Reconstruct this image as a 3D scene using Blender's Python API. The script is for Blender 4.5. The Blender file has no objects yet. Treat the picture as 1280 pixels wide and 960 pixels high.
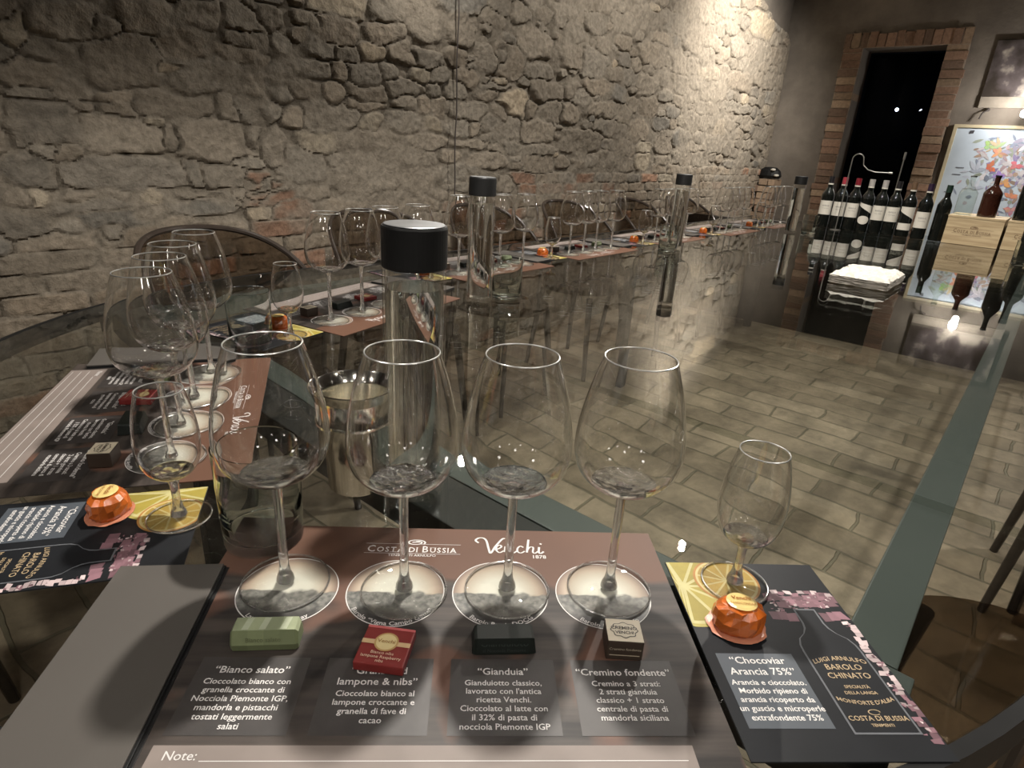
import bpy, bmesh, math, random
import numpy as np
from mathutils import Vector, Matrix
R = random.Random(7)
scene = bpy.context.scene
COL = scene.collection
# ------------------------------------------------------------------ camera, world, lights, exposure
T = 0.75                                   # height of the table top above the floor
TA = math.radians(50.28)                   # direction of the table's long axis
UX, UY = math.cos(TA), math.sin(TA)
def P3(u, n, z=0.0):                       # table axes (along, across, height above the glass) -> world
    return Vector((UX*u - UY*n, UY*u + UX*n, T + z))
cam_d = bpy.data.cameras.new('camera'); cam = bpy.data.objects.new('camera', cam_d); COL.objects.link(cam)
cam_d.sensor_width = 36.0; cam_d.sensor_fit = 'HORIZONTAL'; cam_d.lens = 763.26/1280*36.0
cam_d.clip_start = 0.01
cam.matrix_world = Matrix(((0.99803431, -0.06266992, 0, 0), (0.02301368, 0.36649875, -0.93013388, 0),
                           (0.05829141, 0.92830552, 0.3672206, T + 0.37911), (0, 0, 0, 1)))
scene.camera = cam
w = bpy.data.worlds.new('world'); scene.world = w; w.use_nodes = True
w.node_tree.nodes['Background'].inputs[0].default_value = (0.95, 0.92, 0.86, 1)
w.node_tree.nodes['Background'].inputs[1].default_value = 0.06
vs = scene.view_settings
vs.view_transform = 'Standard'; vs.look = 'None'; vs.exposure = 1.42; vs.gamma = 1.0; vs.use_curve_mapping = False
scene.cycles.max_bounces = 28; scene.cycles.transparent_max_bounces = 48
scene.cycles.transmission_bounces = 24; scene.cycles.glossy_bounces = 8; scene.cycles.diffuse_bounces = 3
scene.cycles.sample_clamp_indirect = 6.0
scene.cycles.caustics_refractive = False; scene.cycles.caustics_reflective = False
def lamp(name, loc, power, color=(1, .94, .86), radius=.035, kind='POINT', aim=None, angle=60, blend=.6):
    d = bpy.data.lights.new(name, kind); o = bpy.data.objects.new(name, d); COL.objects.link(o)
    o.location = loc; d.energy = power; d.color = color
    if kind in ('POINT', 'SPOT'): d.shadow_soft_size = radius
    if kind == 'SPOT': d.spot_size = math.radians(angle); d.spot_blend = blend
    if kind == 'AREA': d.shape = 'DISK'; d.size = radius
    if aim is not None: o.rotation_euler = (Vector(aim) - o.location).to_track_quat('-Z', 'Y').to_euler()
    return o
def down(p, power, angle=150, color=(1, .94, .86), rad=.03):       # downlight, for ceiling lamps and added lights
    return lamp('ceiling_and_added_spot', p, power, color, rad, 'SPOT', Vector(p) - Vector((0, 0, 1)), angle, .35)
down(P3(.75, .60, 1.15), 34)
down(P3(2.15, .80, 1.15), 22, rad=.012)
down((-.80, .15, T+1.30), 5, rad=.07)
down((.80, .05, T+1.35), 5, rad=.07)
down((.05, -.70, T+1.30), 6, rad=.07)
for p_ in ((-1.2, -.8), (1.3, -.9), (-.35, -1.5), (.65, -1.5)): down((p_[0], p_[1], T+1.30), 7, rad=.08)  # added lights behind the view, for sparkle on the glasses
down(P3(3.50, .60, 1.85), 36, 95)
down(P3(2.60, -.90, 1.90), 60, 105)
down(P3(5.30, -.30, 1.90), 60, 105)
for u_ in (1.45, 2.10, 2.75, 3.40, 4.00): down(P3(u_, 1.15, 1.85), 13, 66, rad=.06)  # added row, brightens the wall-side mats and glasses
lamp('added_bottle_spot', P3(2.9, .85, 1.85), 30, radius=.03, kind='SPOT', aim=P3(4.3, .6, .1), angle=42, blend=.6)  # added light, brightens the bottle labels and the crate
lamp('wall_washer', P3(2.05, 2.02, 1.20), 4.5, radius=.018)
lamp('wall_spot', P3(1.60, 1.25, 1.75), 7, radius=.05, kind='SPOT', aim=P3(1.5, 2.33, .75), angle=100, blend=.8)
lamp('wall_spot', P3(3.50, 1.25, 1.75), 36, radius=.05, kind='SPOT', aim=P3(3.5, 2.33, .80), angle=100, blend=.8)
lamp('corner_spot', P3(5.05, 1.20, 1.85), 140, radius=.05, kind='SPOT', aim=P3(5.30, 2.33, 1.05), angle=102, blend=1.0)
lamp('picture_spot', P3(6.35, .41, .84), 4.5, radius=.03, color=(1, .95, .9))
# ------------------------------------------------------------------ node helpers
def N(nt, typ, **kw):
    n = nt.nodes.new(typ)
    for k, v in kw.items():
        if k.startswith('i_'):
            key = k[2:]; key = int(key) if key.isdigit() else key.replace('_', ' ')
            n.inputs[key].default_value = v
        else: setattr(n, k, v)
    return n
def mat_new(name):
    m = bpy.data.materials.new(name); m.use_nodes = True; nt = m.node_tree
    for n in list(nt.nodes): nt.nodes.remove(n)
    out = N(nt, 'ShaderNodeOutputMaterial')
    return m, nt, out
def c4(c): return (c[0], c[1], c[2], 1)
def plain(name, col, rough=.6, metal=0, var=.12, scale=40, bump=0.0, spec=.5):
    m, nt, out = mat_new(name)
    b = N(nt, 'ShaderNodeBsdfPrincipled', i_Roughness=rough, i_Metallic=metal)
    b.inputs['Specular IOR Level'].default_value = spec
    tc = N(nt, 'ShaderNodeTexCoord'); no = N(nt, 'ShaderNodeTexNoise', i_Scale=scale, i_Detail=4.0)
    nt.links.new(tc.outputs['Object'], no.inputs['Vector'])
    r = N(nt, 'ShaderNodeValToRGB')
    r.color_ramp.elements[0].color = c4([x*(1-var) for x in col]); r.color_ramp.elements[1].color = c4([min(1, x*(1+var)) for x in col])
    r.color_ramp.elements[0].position = .3; r.color_ramp.elements[1].position = .7
    nt.links.new(no.outputs['Fac'], r.inputs['Fac']); nt.links.new(r.outputs['Color'], b.inputs['Base Color'])
    if bump:
        bp = N(nt, 'ShaderNodeBump', i_Strength=1.0, i_Distance=bump)
        nt.links.new(no.outputs['Fac'], bp.inputs['Height']); nt.links.new(bp.outputs['Normal'], b.inputs['Normal'])
    nt.links.new(b.outputs[0], out.inputs[0]); return m
def thin_glass(name, tint, ior=1.5, rough=0.0):
    # one sheet of clear material: what is not mirrored passes straight through, both faces the same
    m, nt, out = mat_new(name)
    g = N(nt, 'ShaderNodeNewGeometry')
    mp = N(nt, 'ShaderNodeMapRange'); mp.inputs['To Min'].default_value = ior; mp.inputs['To Max'].default_value = 1/ior
    nt.links.new(g.outputs['Backfacing'], mp.inputs['Value'])
    fr = N(nt, 'ShaderNodeFresnel'); nt.links.new(mp.outputs[0], fr.inputs['IOR'])
    tr = N(nt, 'ShaderNodeBsdfTransparent'); tr.inputs[0].default_value = c4(tint)
    gl = N(nt, 'ShaderNodeBsdfGlossy', i_Roughness=rough); gl.inputs[0].default_value = (1, 1, 1, 1)
    mx = N(nt, 'ShaderNodeMixShader')
    nt.links.new(fr.outputs[0], mx.inputs[0]); nt.links.new(tr.outputs[0], mx.inputs[1]); nt.links.new(gl.outputs[0], mx.inputs[2])
    nt.links.new(mx.outputs[0], out.inputs[0]); return m
def solid_glass(name, tint, ior=1.5):
    m, nt, out = mat_new(name)
    g = N(nt, 'ShaderNodeBsdfGlass', i_IOR=ior, i_Roughness=0.0); g.inputs[0].default_value = c4(tint)
    nt.links.new(g.outputs[0], out.inputs[0]); return m
def emis(name, col, s):
    m, nt, out = mat_new(name); e = N(nt, 'ShaderNodeEmission', i_Strength=s); e.inputs[0].default_value = c4(col)
    nt.links.new(e.outputs[0], out.inputs[0]); return m
def vcol(name, rough=.7, var=.15, scale=60, bump=0.0, attr='tint', spec=.4):
    m, nt, out = mat_new(name)
    b = N(nt, 'ShaderNodeBsdfPrincipled', i_Roughness=rough); b.inputs['Specular IOR Level'].default_value = spec
    a = N(nt, 'ShaderNodeAttribute', attribute_name=attr)
    tc = N(nt, 'ShaderNodeTexCoord'); no = N(nt, 'ShaderNodeTexNoise', i_Scale=scale, i_Detail=6.0, i_Roughness=.65)
    nt.links.new(tc.outputs['Object'], no.inputs['Vector'])
    mr = N(nt, 'ShaderNodeMapRange'); mr.inputs['From Min'].default_value = .25; mr.inputs['From Max'].default_value = .75
    mr.inputs['To Min'].default_value = 1-var; mr.inputs['To Max'].default_value = 1+var
    nt.links.new(no.outputs['Fac'], mr.inputs['Value'])
    vm = N(nt, 'ShaderNodeVectorMath', operation='SCALE')
    nt.links.new(a.outputs['Color'], vm.inputs[0]); nt.links.new(mr.outputs[0], vm.inputs['Scale'])
    nt.links.new(vm.outputs[0], b.inputs['Base Color'])
    if bump:
        bp = N(nt, 'ShaderNodeBump', i_Strength=1.0, i_Distance=bump)
        nt.links.new(no.outputs['Fac'], bp.inputs['Height']); nt.links.new(bp.outputs['Normal'], b.inputs['Normal'])
    nt.links.new(b.outputs[0], out.inputs[0]); return m
M = {}
M['clear'] = thin_glass('clear_thin_glass', (.985, .985, .98))
M['bowl'] = solid_glass('blown_bowl_glass', (1, 1, 1), 1.48)
def bright_glass(name, k, rough):
    # thick glass full of small highlights: clear glass with a soft sheen over it
    m = solid_glass(name, (1, 1, 1)); nt = m.node_tree; o = next(n for n in nt.nodes if n.type == 'OUTPUT_MATERIAL'); s = o.inputs[0].links[0].from_socket
    g = N(nt, 'ShaderNodeBsdfGlossy', i_Roughness=rough); g.inputs[0].default_value = (.95, .95, .93, 1); x = N(nt, 'ShaderNodeMixShader'); x.inputs[0].default_value = k
    nt.links.new(s, x.inputs[1]); nt.links.new(g.outputs[0], x.inputs[2]); nt.links.new(x.outputs[0], o.inputs[0]); return m
M['stem'] = bright_glass('clear_stem_glass', .22, .22)
M['bowl_base'] = bright_glass('thick_bowl_glass', .22, .15)
_nt = M['bowl_base'].node_tree; _tc = N(_nt, 'ShaderNodeTexCoord'); _no = N(_nt, 'ShaderNodeTexNoise', i_Scale=75.0, i_Detail=1.0); _bp = N(_nt, 'ShaderNodeBump', i_Strength=1.0, i_Distance=.006)
_nt.links.new(_tc.outputs['Object'], _no.inputs['Vector']); _nt.links.new(_no.outputs['Fac'], _bp.inputs['Height'])
for _n in _nt.nodes:
    if _n.type in ('BSDF_GLASS', 'BSDF_GLOSSY'): _nt.links.new(_bp.outputs['Normal'], _n.inputs['Normal'])
M['tumbler'] = solid_glass('pale_tumbler_glass', (.97, .99, .985), 1.46)
M['water'] = solid_glass('clear_water', (.98, .99, .99), 1.33)
M['table'] = thin_glass('table_glass', (.875, .89, .87), 1.52)
M['smoke'] = thin_glass('smoked_plastic', (.60, .55, .50), 1.5)
M['smoke_seat'] = thin_glass('smoked_seat_plastic', (.50, .44, .38), 1.5)
M['rim_glint'] = plain('pale_rim_glint', (.80, .80, .78), .28, .9, .02)  # highlight of the glass rim, put into a pale metal colour
M['green_edge'] = thin_glass('table_glass_edge', (.45, .58, .52), 1.2)
M['black'] = plain('black_plastic', (.009, .009, .009), .5, spec=.25)
M['dark_rim'] = plain('dark_smoked_rim', (.035, .027, .022), .2)
M['cap_top'] = plain('brushed_cap_top', (.30, .31, .32), .35, 1)
M['steel'] = plain('polished_steel', (.88, .86, .80), .13, 1, .04)
M['beam'] = plain('teal_grey_metal', (.058, .070, .067), .5, 0, .06, 8)
M['beam_black'] = plain('black_metal', (.006, .006, .006), .6)
M['wire'] = plain('grey_wire', (.25, .24, .22), .35, .8)
M['cable'] = plain('dark_cable', (.05, .04, .035), .7)
M['paper_grey'] = plain('grey_brown_card', (.068, .060, .052), .75, 0, .03, 6)
M['white'] = plain('white_print', (.62, .60, .58), .6, 0, .02)
M['taupe'] = plain('taupe_print', (.20, .165, .146), .6, 0, .05, 30)
M['panel'] = plain('dark_text_panel', (.035, .030, .028), .5, 0, .25, 30)
M['slate'] = plain('slate_text_panel', (.062, .072, .085), .5, 0, .05, 20)
M['card'] = plain('black_card', (.009, .010, .012), .5, 0, .15, 20, spec=.25)
M['gold'] = plain('gold_print', (.40, .30, .18), .5, 0, .1)
M['outline'] = plain('grey_print', (.10, .105, .115), .5, 0, .1)
M['tint'] = vcol('coloured_print', .55, .12, 90)
M['foil'] = vcol('coloured_foil', .22, .15, 120, .0006, spec=.8)
M['wrap'] = vcol('paper_wrapper', .45, .08, 90)
M['brick'] = vcol('old_brick', .9, .3, 45, .004, spec=.2)
M['wood'] = None
# ------------------------------------------------------------------ mesh helpers
def obj(name, bm, mats, parent=None, smooth=False, loc=None):
    me = bpy.data.meshes.new(name)
    if isinstance(bm, bmesh.types.BMesh):
        bmesh.ops.recalc_face_normals(bm, faces=bm.faces) if smooth != 'keep' else None
        bm.to_mesh(me); bm.free()
    else: me = bm
    for m in (mats if isinstance(mats, (list, tuple)) else [mats]): me.materials.append(m)
    if smooth:
        for p in me.polygons: p.use_smooth = True
    if smooth: me.set_sharp_from_angle(angle=math.radians(40))
    o = bpy.data.objects.new(name, me); COL.objects.link(o)
    if parent is not None: o.parent = parent
    if loc is not None: o.location = loc
    return o
def thing(name, label, cat, loc=(0, 0, 0), rz=0, group=None):
    o = bpy.data.objects.new(name, None); COL.objects.link(o); o.empty_display_size = .05
    o.location = loc; o.rotation_euler = (0, 0, rz); tag(o, label, cat, group); return o
def tag(o, label, cat, group=None):
    o['label'] = label; o['category'] = cat
    if group: o['group'] = group
    return o
def struct(o): o['kind'] = 'structure'; return o
def dup(root, label, group=None, mw=None):
    r = root.copy(); COL.objects.link(r); r['label'] = label
    if group: r['group'] = group
    for ch in root.children:
        c = ch.copy(); COL.objects.link(c); c.parent = r
        for g in ch.children:
            d = g.copy(); COL.objects.link(d); d.parent = c
    return r
def box(bm, x0, x1, y0, y1, z0, z1, mi=0, bev=0):
    vs_ = [bm.verts.new((x, y, z)) for z in (z0, z1) for y in (y0, y1) for x in (x0, x1)]
    fs = [bm.faces.new([vs_[i] for i in q]) for q in ((0, 2, 3, 1), (4, 5, 7, 6), (0, 1, 5, 4), (2, 6, 7, 3), (0, 4, 6, 2), (1, 3, 7, 5))]
    for f in fs: f.material_index = mi
    if bev:
        es = list({e for f in fs for e in f.edges})
        r = bmesh.ops.bevel(bm, geom=es, offset=bev, segments=2, profile=.6, affect='EDGES')
        for f in r['faces']: f.material_index = mi
    return fs
def lathe(bm, prof, seg=40, mi=0, cap0=False, cap1=False):
    rings = []
    for r, z in prof:
        if r < 1e-6: rings.append([bm.verts.new((0, 0, z))])
        else: rings.append([bm.verts.new((r*math.cos(2*math.pi*i/seg), r*math.sin(2*math.pi*i/seg), z)) for i in range(seg)])
    for a, b in zip(rings, rings[1:]):
        if len(a) == 1 and len(b) == 1: continue
        for i in range(seg):
            j = (i+1) % seg
            if len(a) == 1: f = bm.faces.new((a[0], b[j], b[i]))
            elif len(b) == 1: f = bm.faces.new((a[i], a[j], b[0]))
            else: f = bm.faces.new((a[i], a[j], b[j], b[i]))
            f.material_index = mi
    if cap0 and len(rings[0]) > 1: bm.faces.new(rings[0][::-1]).material_index = mi
    if cap1 and len(rings[-1]) > 1: bm.faces.new(rings[-1]).material_index = mi
def tube(bm, pts, r, seg=8, mi=0, closed=False):
    pts = [Vector(p) for p in pts]; n = len(pts); rings = []; up = Vector((.31, .12, .94)).normalized()
    for i, p in enumerate(pts):
        a = pts[(i-1) % n] if (i > 0 or closed) else pts[i]; b = pts[(i+1) % n] if (i < n-1 or closed) else pts[i]
        t = (b-a).normalized(); s = t.cross(up)
        if s.length < .05: s = t.cross(Vector((1, 0, 0)))
        s.normalize(); q = s.cross(t).normalized(); rr = r[i] if isinstance(r, (list, tuple)) else r
        rings.append([bm.verts.new(p + (s*math.cos(2*math.pi*k/seg) + q*math.sin(2*math.pi*k/seg))*rr) for k in range(seg)])
    for i in range(n if closed else n-1):
        a, b = rings[i], rings[(i+1) % n]
        for k in range(seg):
            f = bm.faces.new((a[k], a[(k+1) % seg], b[(k+1) % seg], b[k])); f.material_index = mi
    if not closed:
        bm.faces.new(rings[0][::-1]).material_index = mi; bm.faces.new(rings[-1]).material_index = mi
def poly(bm, pts, z=0.0, mi=0):
    f = bm.faces.new([bm.verts.new((p[0], p[1], p[2] if len(p) > 2 else z)) for p in pts]); f.material_index = mi
    f.normal_update()
    if f.normal.z < 0: f.normal_flip()
    return f
def slab(bm, pts, z0, z1, mi=0):
    lo = [bm.verts.new((p[0], p[1], z0)) for p in pts]; hi = [bm.verts.new((p[0], p[1], z1)) for p in pts]
    fs = [bm.faces.new(lo[::-1]), bm.faces.new(hi)]
    for i in range(len(pts)):
        j = (i+1) % len(pts); fs.append(bm.faces.new((lo[i], lo[j], hi[j], hi[i])))
    for f in fs: f.material_index = mi
    return fs
def paint(bm, faces, col):
    ly = bm.loops.layers.float_color.get('tint') or bm.loops.layers.float_color.new('tint')
    for f in faces:
        for l in f.loops: l[ly] = (col[0], col[1], col[2], 1)
def text_mesh(s, size, align='CENTER', bold=0.0, xs=1.0, res=2):
    cu = bpy.data.curves.new('lettering', 'FONT'); cu.body = s; cu.size = size; cu.align_x = align; cu.resolution_u = res
    cu.offset = bold
    o = bpy.data.objects.new('lettering', cu); COL.objects.link(o)
    dg = bpy.context.evaluated_depsgraph_get(); me = bpy.data.meshes.new_from_object(o.evaluated_get(dg))
    bpy.data.objects.remove(o); bpy.data.curves.remove(cu)
    if xs != 1.0:
        for v in me.vertices: v.co.x *= xs
    return me
def add_text(bm, s, x, y, z, size, align='CENTER', mi=0, bold=0.0, warp=None, width=None, xs=1.0, mat=None, tint=None, res=2):
    me = text_mesh(s, size, align, bold, xs, res)
    n0 = len(bm.verts); f0 = len(bm.faces)
    if width and me.vertices:
        xsv = [v.co.x for v in me.vertices]; k = width/max(1e-6, max(xsv)-min(xsv))
        for v in me.vertices: v.co.x *= k
    for v in me.vertices:
        if warp: v.co = Vector(warp(v.co.x, v.co.y)) + Vector((x, y, z))
        else:
            v.co = Vector((v.co.x + x, v.co.y + y, z))
            if mat is not None: v.co = mat @ v.co
    me.materials.clear(); bm.from_mesh(me); bpy.data.meshes.remove(me)
    bm.faces.ensure_lookup_table()
    fs = bm.faces[f0:]
    for f in fs: f.material_index = mi
    if tint is not None: paint(bm, fs, tint)
def ribbon(bm, pts, w, z, mi=0, sub=8):
    # a pen stroke through the points, smoothed, lying flat
    P = [Vector((p[0], p[1], 0)) for p in pts]; q = []
    for i in range(len(P)-1):
        p0, p1, p2, p3 = P[max(i-1, 0)], P[i], P[i+1], P[min(i+2, len(P)-1)]
        for k in range(sub):
            t = k/sub
            q.append(.5*((2*p1) + (p2-p0)*t + (2*p0-5*p1+4*p2-p3)*t*t + (3*p1-p0-3*p2+p3)*t**3))
    q.append(P[-1]); L, Rr = [], []
    for i, p in enumerate(q):
        t = q[min(i+1, len(q)-1)] - q[max(i-1, 0)]
        t = t.normalized() if t.length > 1e-9 else Vector((1, 0, 0)); s = Vector((-t.y, t.x, 0))
        ww = w*(.55 + .45*abs(t.y))
        L.append(bm.verts.new((p.x + s.x*ww, p.y + s.y*ww, z))); Rr.append(bm.verts.new((p.x - s.x*ww, p.y - s.y*ww, z)))
    for i in range(len(q)-1):
        f = bm.faces.new((L[i], Rr[i], Rr[i+1], L[i+1])); f.material_index = mi
def circ(x, y, r, n=40, a0=0, a1=2*math.pi):
    return [(x + r*math.cos(a0 + (a1-a0)*i/n), y + r*math.sin(a0 + (a1-a0)*i/n)) for i in range(n)]
def ring(bm, x, y, r0, r1, z, n=56, mi=0):
    a = [bm.verts.new((p[0], p[1], z)) for p in circ(x, y, r0, n)]; b = [bm.verts.new((p[0], p[1], z)) for p in circ(x, y, r1, n)]
    for i in range(n):
        j = (i+1) % n; bm.faces.new((a[i], b[i], b[j], a[j])).material_index = mi
# ------------------------------------------------------------------ the room
UE, NW = 6.60, 2.33                          # end wall and stone wall (table axes)
RZ = (0, 0, TA)
def room_box(name, u0, u1, n0, n1, z0, z1, m, parent=None):   # axis-aligned in the table's axes, z above the table top
    bm = bmesh.new(); box(bm, u0, u1, n0, n1, z0 + T, z1 + T)
    o = obj(name, bm, m, parent)
    if parent is None: o.rotation_euler = RZ
    return o
# floor of worn terracotta pavers
m, nt, out = mat_new('worn_brick_pavers')
tc = N(nt, 'ShaderNodeTexCoord'); mp = N(nt, 'ShaderNodeMapping'); mp.inputs['Rotation'].default_value = (0, 0, math.pi/2)
nt.links.new(tc.outputs['Object'], mp.inputs['Vector'])
wn = N(nt, 'ShaderNodeTexNoise', i_Scale=3.0, i_Detail=3.0); nt.links.new(mp.outputs[0], wn.inputs['Vector'])
wv = N(nt, 'ShaderNodeVectorMath', operation='MULTIPLY_ADD'); wv.inputs[1].default_value = (.08, .07, 0)
nt.links.new(wn.outputs['Color'], wv.inputs[0]); nt.links.new(mp.outputs[0], wv.inputs[2])
bt = N(nt, 'ShaderNodeTexBrick', i_Scale=1.0, offset=.5, squash=1.0)
bt.inputs['Brick Width'].default_value = .36; bt.inputs['Row Height'].default_value = .15
bt.inputs['Mortar Size'].default_value = .006; bt.inputs['Mortar Smooth'].default_value = .4; bt.inputs['Bias'].default_value = 0
bt.inputs['Color1'].default_value = (.205, .160, .115, 1); bt.inputs['Color2'].default_value = (.335, .268, .198, 1); bt.inputs['Mortar'].default_value = (.165, .14, .10, 1)
nt.links.new(wv.outputs[0], bt.inputs['Vector'])
sn = N(nt, 'ShaderNodeTexNoise', i_Scale=6.0, i_Detail=10.0, i_Roughness=.72); nt.links.new(tc.outputs['Object'], sn.inputs['Vector'])
mr = N(nt, 'ShaderNodeMapRange'); mr.inputs['From Min'].default_value = .3; mr.inputs['From Max'].default_value = .7; mr.inputs['To Min'].default_value = .5; mr.inputs['To Max'].default_value = 1.4
nt.links.new(sn.outputs['Fac'], mr.inputs['Value'])
vm = N(nt, 'ShaderNodeVectorMath', operation='SCALE'); nt.links.new(bt.outputs['Color'], vm.inputs[0]); nt.links.new(mr.outputs[0], vm.inputs['Scale'])
b = N(nt, 'ShaderNodeBsdfPrincipled', i_Roughness=.6); nt.links.new(vm.outputs[0], b.inputs['Base Color'])
ad = N(nt, 'ShaderNodeMath', operation='MULTIPLY_ADD'); ad.inputs[1].default_value = -1.2; nt.links.new(bt.outputs['Fac'], ad.inputs[0]); nt.links.new(sn.outputs['Fac'], ad.inputs[2])
bp = N(nt, 'ShaderNodeBump', i_Strength=.8, i_Distance=.006); nt.links.new(ad.outputs[0], bp.inputs['Height']); nt.links.new(bp.outputs['Normal'], b.inputs['Normal'])
nt.links.new(b.outputs[0], out.inputs[0])
M['floor'] = m
# old stained plaster
m, nt, out = mat_new('stained_plaster')
tc = N(nt, 'ShaderNodeTexCoord')
a = N(nt, 'ShaderNodeTexNoise', i_Scale=1.7, i_Detail=9.0, i_Roughness=.62); nt.links.new(tc.outputs['Object'], a.inputs['Vector'])
r = N(nt, 'ShaderNodeValToRGB'); el = r.color_ramp.elements
el[0].position = .3; el[0].color = (.10, .086, .071, 1); el[1].position = .72; el[1].color = (.26, .226, .186, 1)
e = el.new(.5); e.color = (.165, .142, .117, 1)
nt.links.new(a.outputs['Fac'], r.inputs['Fac'])
f = N(nt, 'ShaderNodeTexNoise', i_Scale=38.0, i_Detail=5.0); nt.links.new(tc.outputs['Object'], f.inputs['Vector'])
b = N(nt, 'ShaderNodeBsdfPrincipled', i_Roughness=.92); nt.links.new(r.outputs[0], b.inputs['Base Color'])
bp = N(nt, 'ShaderNodeBump', i_Strength=.7, i_Distance=.012)
mx = N(nt, 'ShaderNodeMath', operation='MULTIPLY_ADD'); mx.inputs[1].default_value = .25
nt.links.new(f.outputs['Fac'], mx.inputs[0]); nt.links.new(a.outputs['Fac'], mx.inputs[2])
nt.links.new(mx.outputs[0], bp.inputs['Height']); nt.links.new(bp.outputs['Normal'], b.inputs['Normal'])
nt.links.new(b.outputs[0], out.inputs[0])
M['plaster'] = m
M['unlit'] = plain('unlit_passage_black', (.012, .012, .014), .8)
M['dim'] = plain('dark_brown_boards', (.055, .043, .034), .8, 0, .3, 3)
struct(room_box('floor', -2.6, 8.6, -3.2, 2.9, -T-.1, -T, M['floor']))
struct(room_box('ceiling', -2.6, 8.6, -3.2, 2.9, 2.15, 2.25, M['dim']))
struct(room_box('wall_left', -2.6, -2.5, -3.2, 2.9, -T, 2.15, M['dim']))
struct(room_box('wall_front', -2.5, 8.6, -3.2, -3.1, -T, 2.15, M['dim']))
struct(room_box('wall_back', -2.5, 8.6, NW+.06, 2.9, -T, 2.15, M['plaster']))
DN0, DN1, DZ = 1.07, 1.70, 1.33              # the doorway in the end wall
bm = bmesh.new()
box(bm, UE, UE+.4, -3.1, DN0, 0, T+2.15); box(bm, UE, UE+.4, DN1, NW+.06, 0, T+2.15); box(bm, UE, UE+.4, DN0, DN1, T+DZ, T+2.15)
o = struct(obj('wall_right', bm, M['plaster'])); o.rotation_euler = RZ
# passage behind the doorway; its darkness is put into near-black walls
bm = bmesh.new()
box(bm, UE+1.9, UE+1.95, .4, 2.3, 0, T+1.7); box(bm, UE+.4, UE+1.9, .4, .45, 0, T+1.7); box(bm, UE+.4, UE+1.9, 2.25, 2.3, 0, T+1.7); box(bm, UE+.4, UE+1.95, .4, 2.3, T+1.7, T+1.75)
o = struct(obj('wall_passage', bm, M['unlit'])); o.rotation_euler = RZ
# brick surround: jambs and a soldier course on top
def brick_mesh(bricks):
    bm = bmesh.new()
    for (u0, u1, n0, n1, z0, z1) in bricks:
        j = lambda: R.uniform(-.004, .004)
        fs = box(bm, u0+j()*2, u1, n0+.003+j(), n1-.003+j(), z0+.004+j()*.5, z1-.004+j()*.5, 0)
        k = R.random(); base = (.25, .160, .112) if k < .5 else ((.31, .225, .155) if k < .85 else (.19, .13, .095))
        v = R.uniform(.8, 1.25); paint(bm, fs, [c*v for c in base])
    return bm
br = []
for n0, n1 in ((DN0-.16, DN0), (DN1, DN1+.16)):
    z = 0.0
    while z < T+DZ-.01:
        h = min(R.uniform(.058, .07), T+DZ-z); br.append((UE-.02, UE+.30, n0+R.uniform(-.012, .012)*(n0 < 1), n1+R.uniform(-.012, .012)*(n1 > 1.5), z, z+h)); z += h
n_ = DN0-.16
while n_ < DN1+.155:
    wd = R.uniform(.062, .075); br.append((UE-.02, UE+.30, n_, min(n_+wd, DN1+.17), T+DZ, T+DZ+.115+R.uniform(-.01, .015))); n_ += wd
o = struct(obj('trim_1', brick_mesh(br), M['brick'])); o.rotation_euler = RZ
bm = bmesh.new(); box(bm, UE-.012, UE+.28, DN0-.158, DN0-.002, 0, T+DZ+.1); box(bm, UE-.012, UE+.28, DN1+.002, DN1+.158, 0, T+DZ+.1); box(bm, UE-.012, UE+.28, DN0-.158, DN1+.158, T+DZ+.002, T+DZ+.1)
M['mortar'] = plain('lime_mortar', (.30, .24, .185), .95, 0, .2, 30, .003)
o = struct(obj('trim_2', bm, M['mortar'])); o.rotation_euler = RZ
M['door'] = thin_glass('dark_door_glass', (.30, .34, .42), 1.12)
bm = bmesh.new(); box(bm, UE+.29, UE+.30, DN0, DN1, 0, T+DZ)
o = struct(obj('door_1', bm, M['door'])); o.rotation_euler = RZ
# dark low wall under the far end of the table
M['dark_plaster'] = plain('dark_brown_plaster', (.030, .024, .019), .9, 0, .3, 6, .004)
struct(room_box('trim_4', 4.53, 4.60, -1.4, NW-.03, -T, -.04, M['dark_plaster']))
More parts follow.
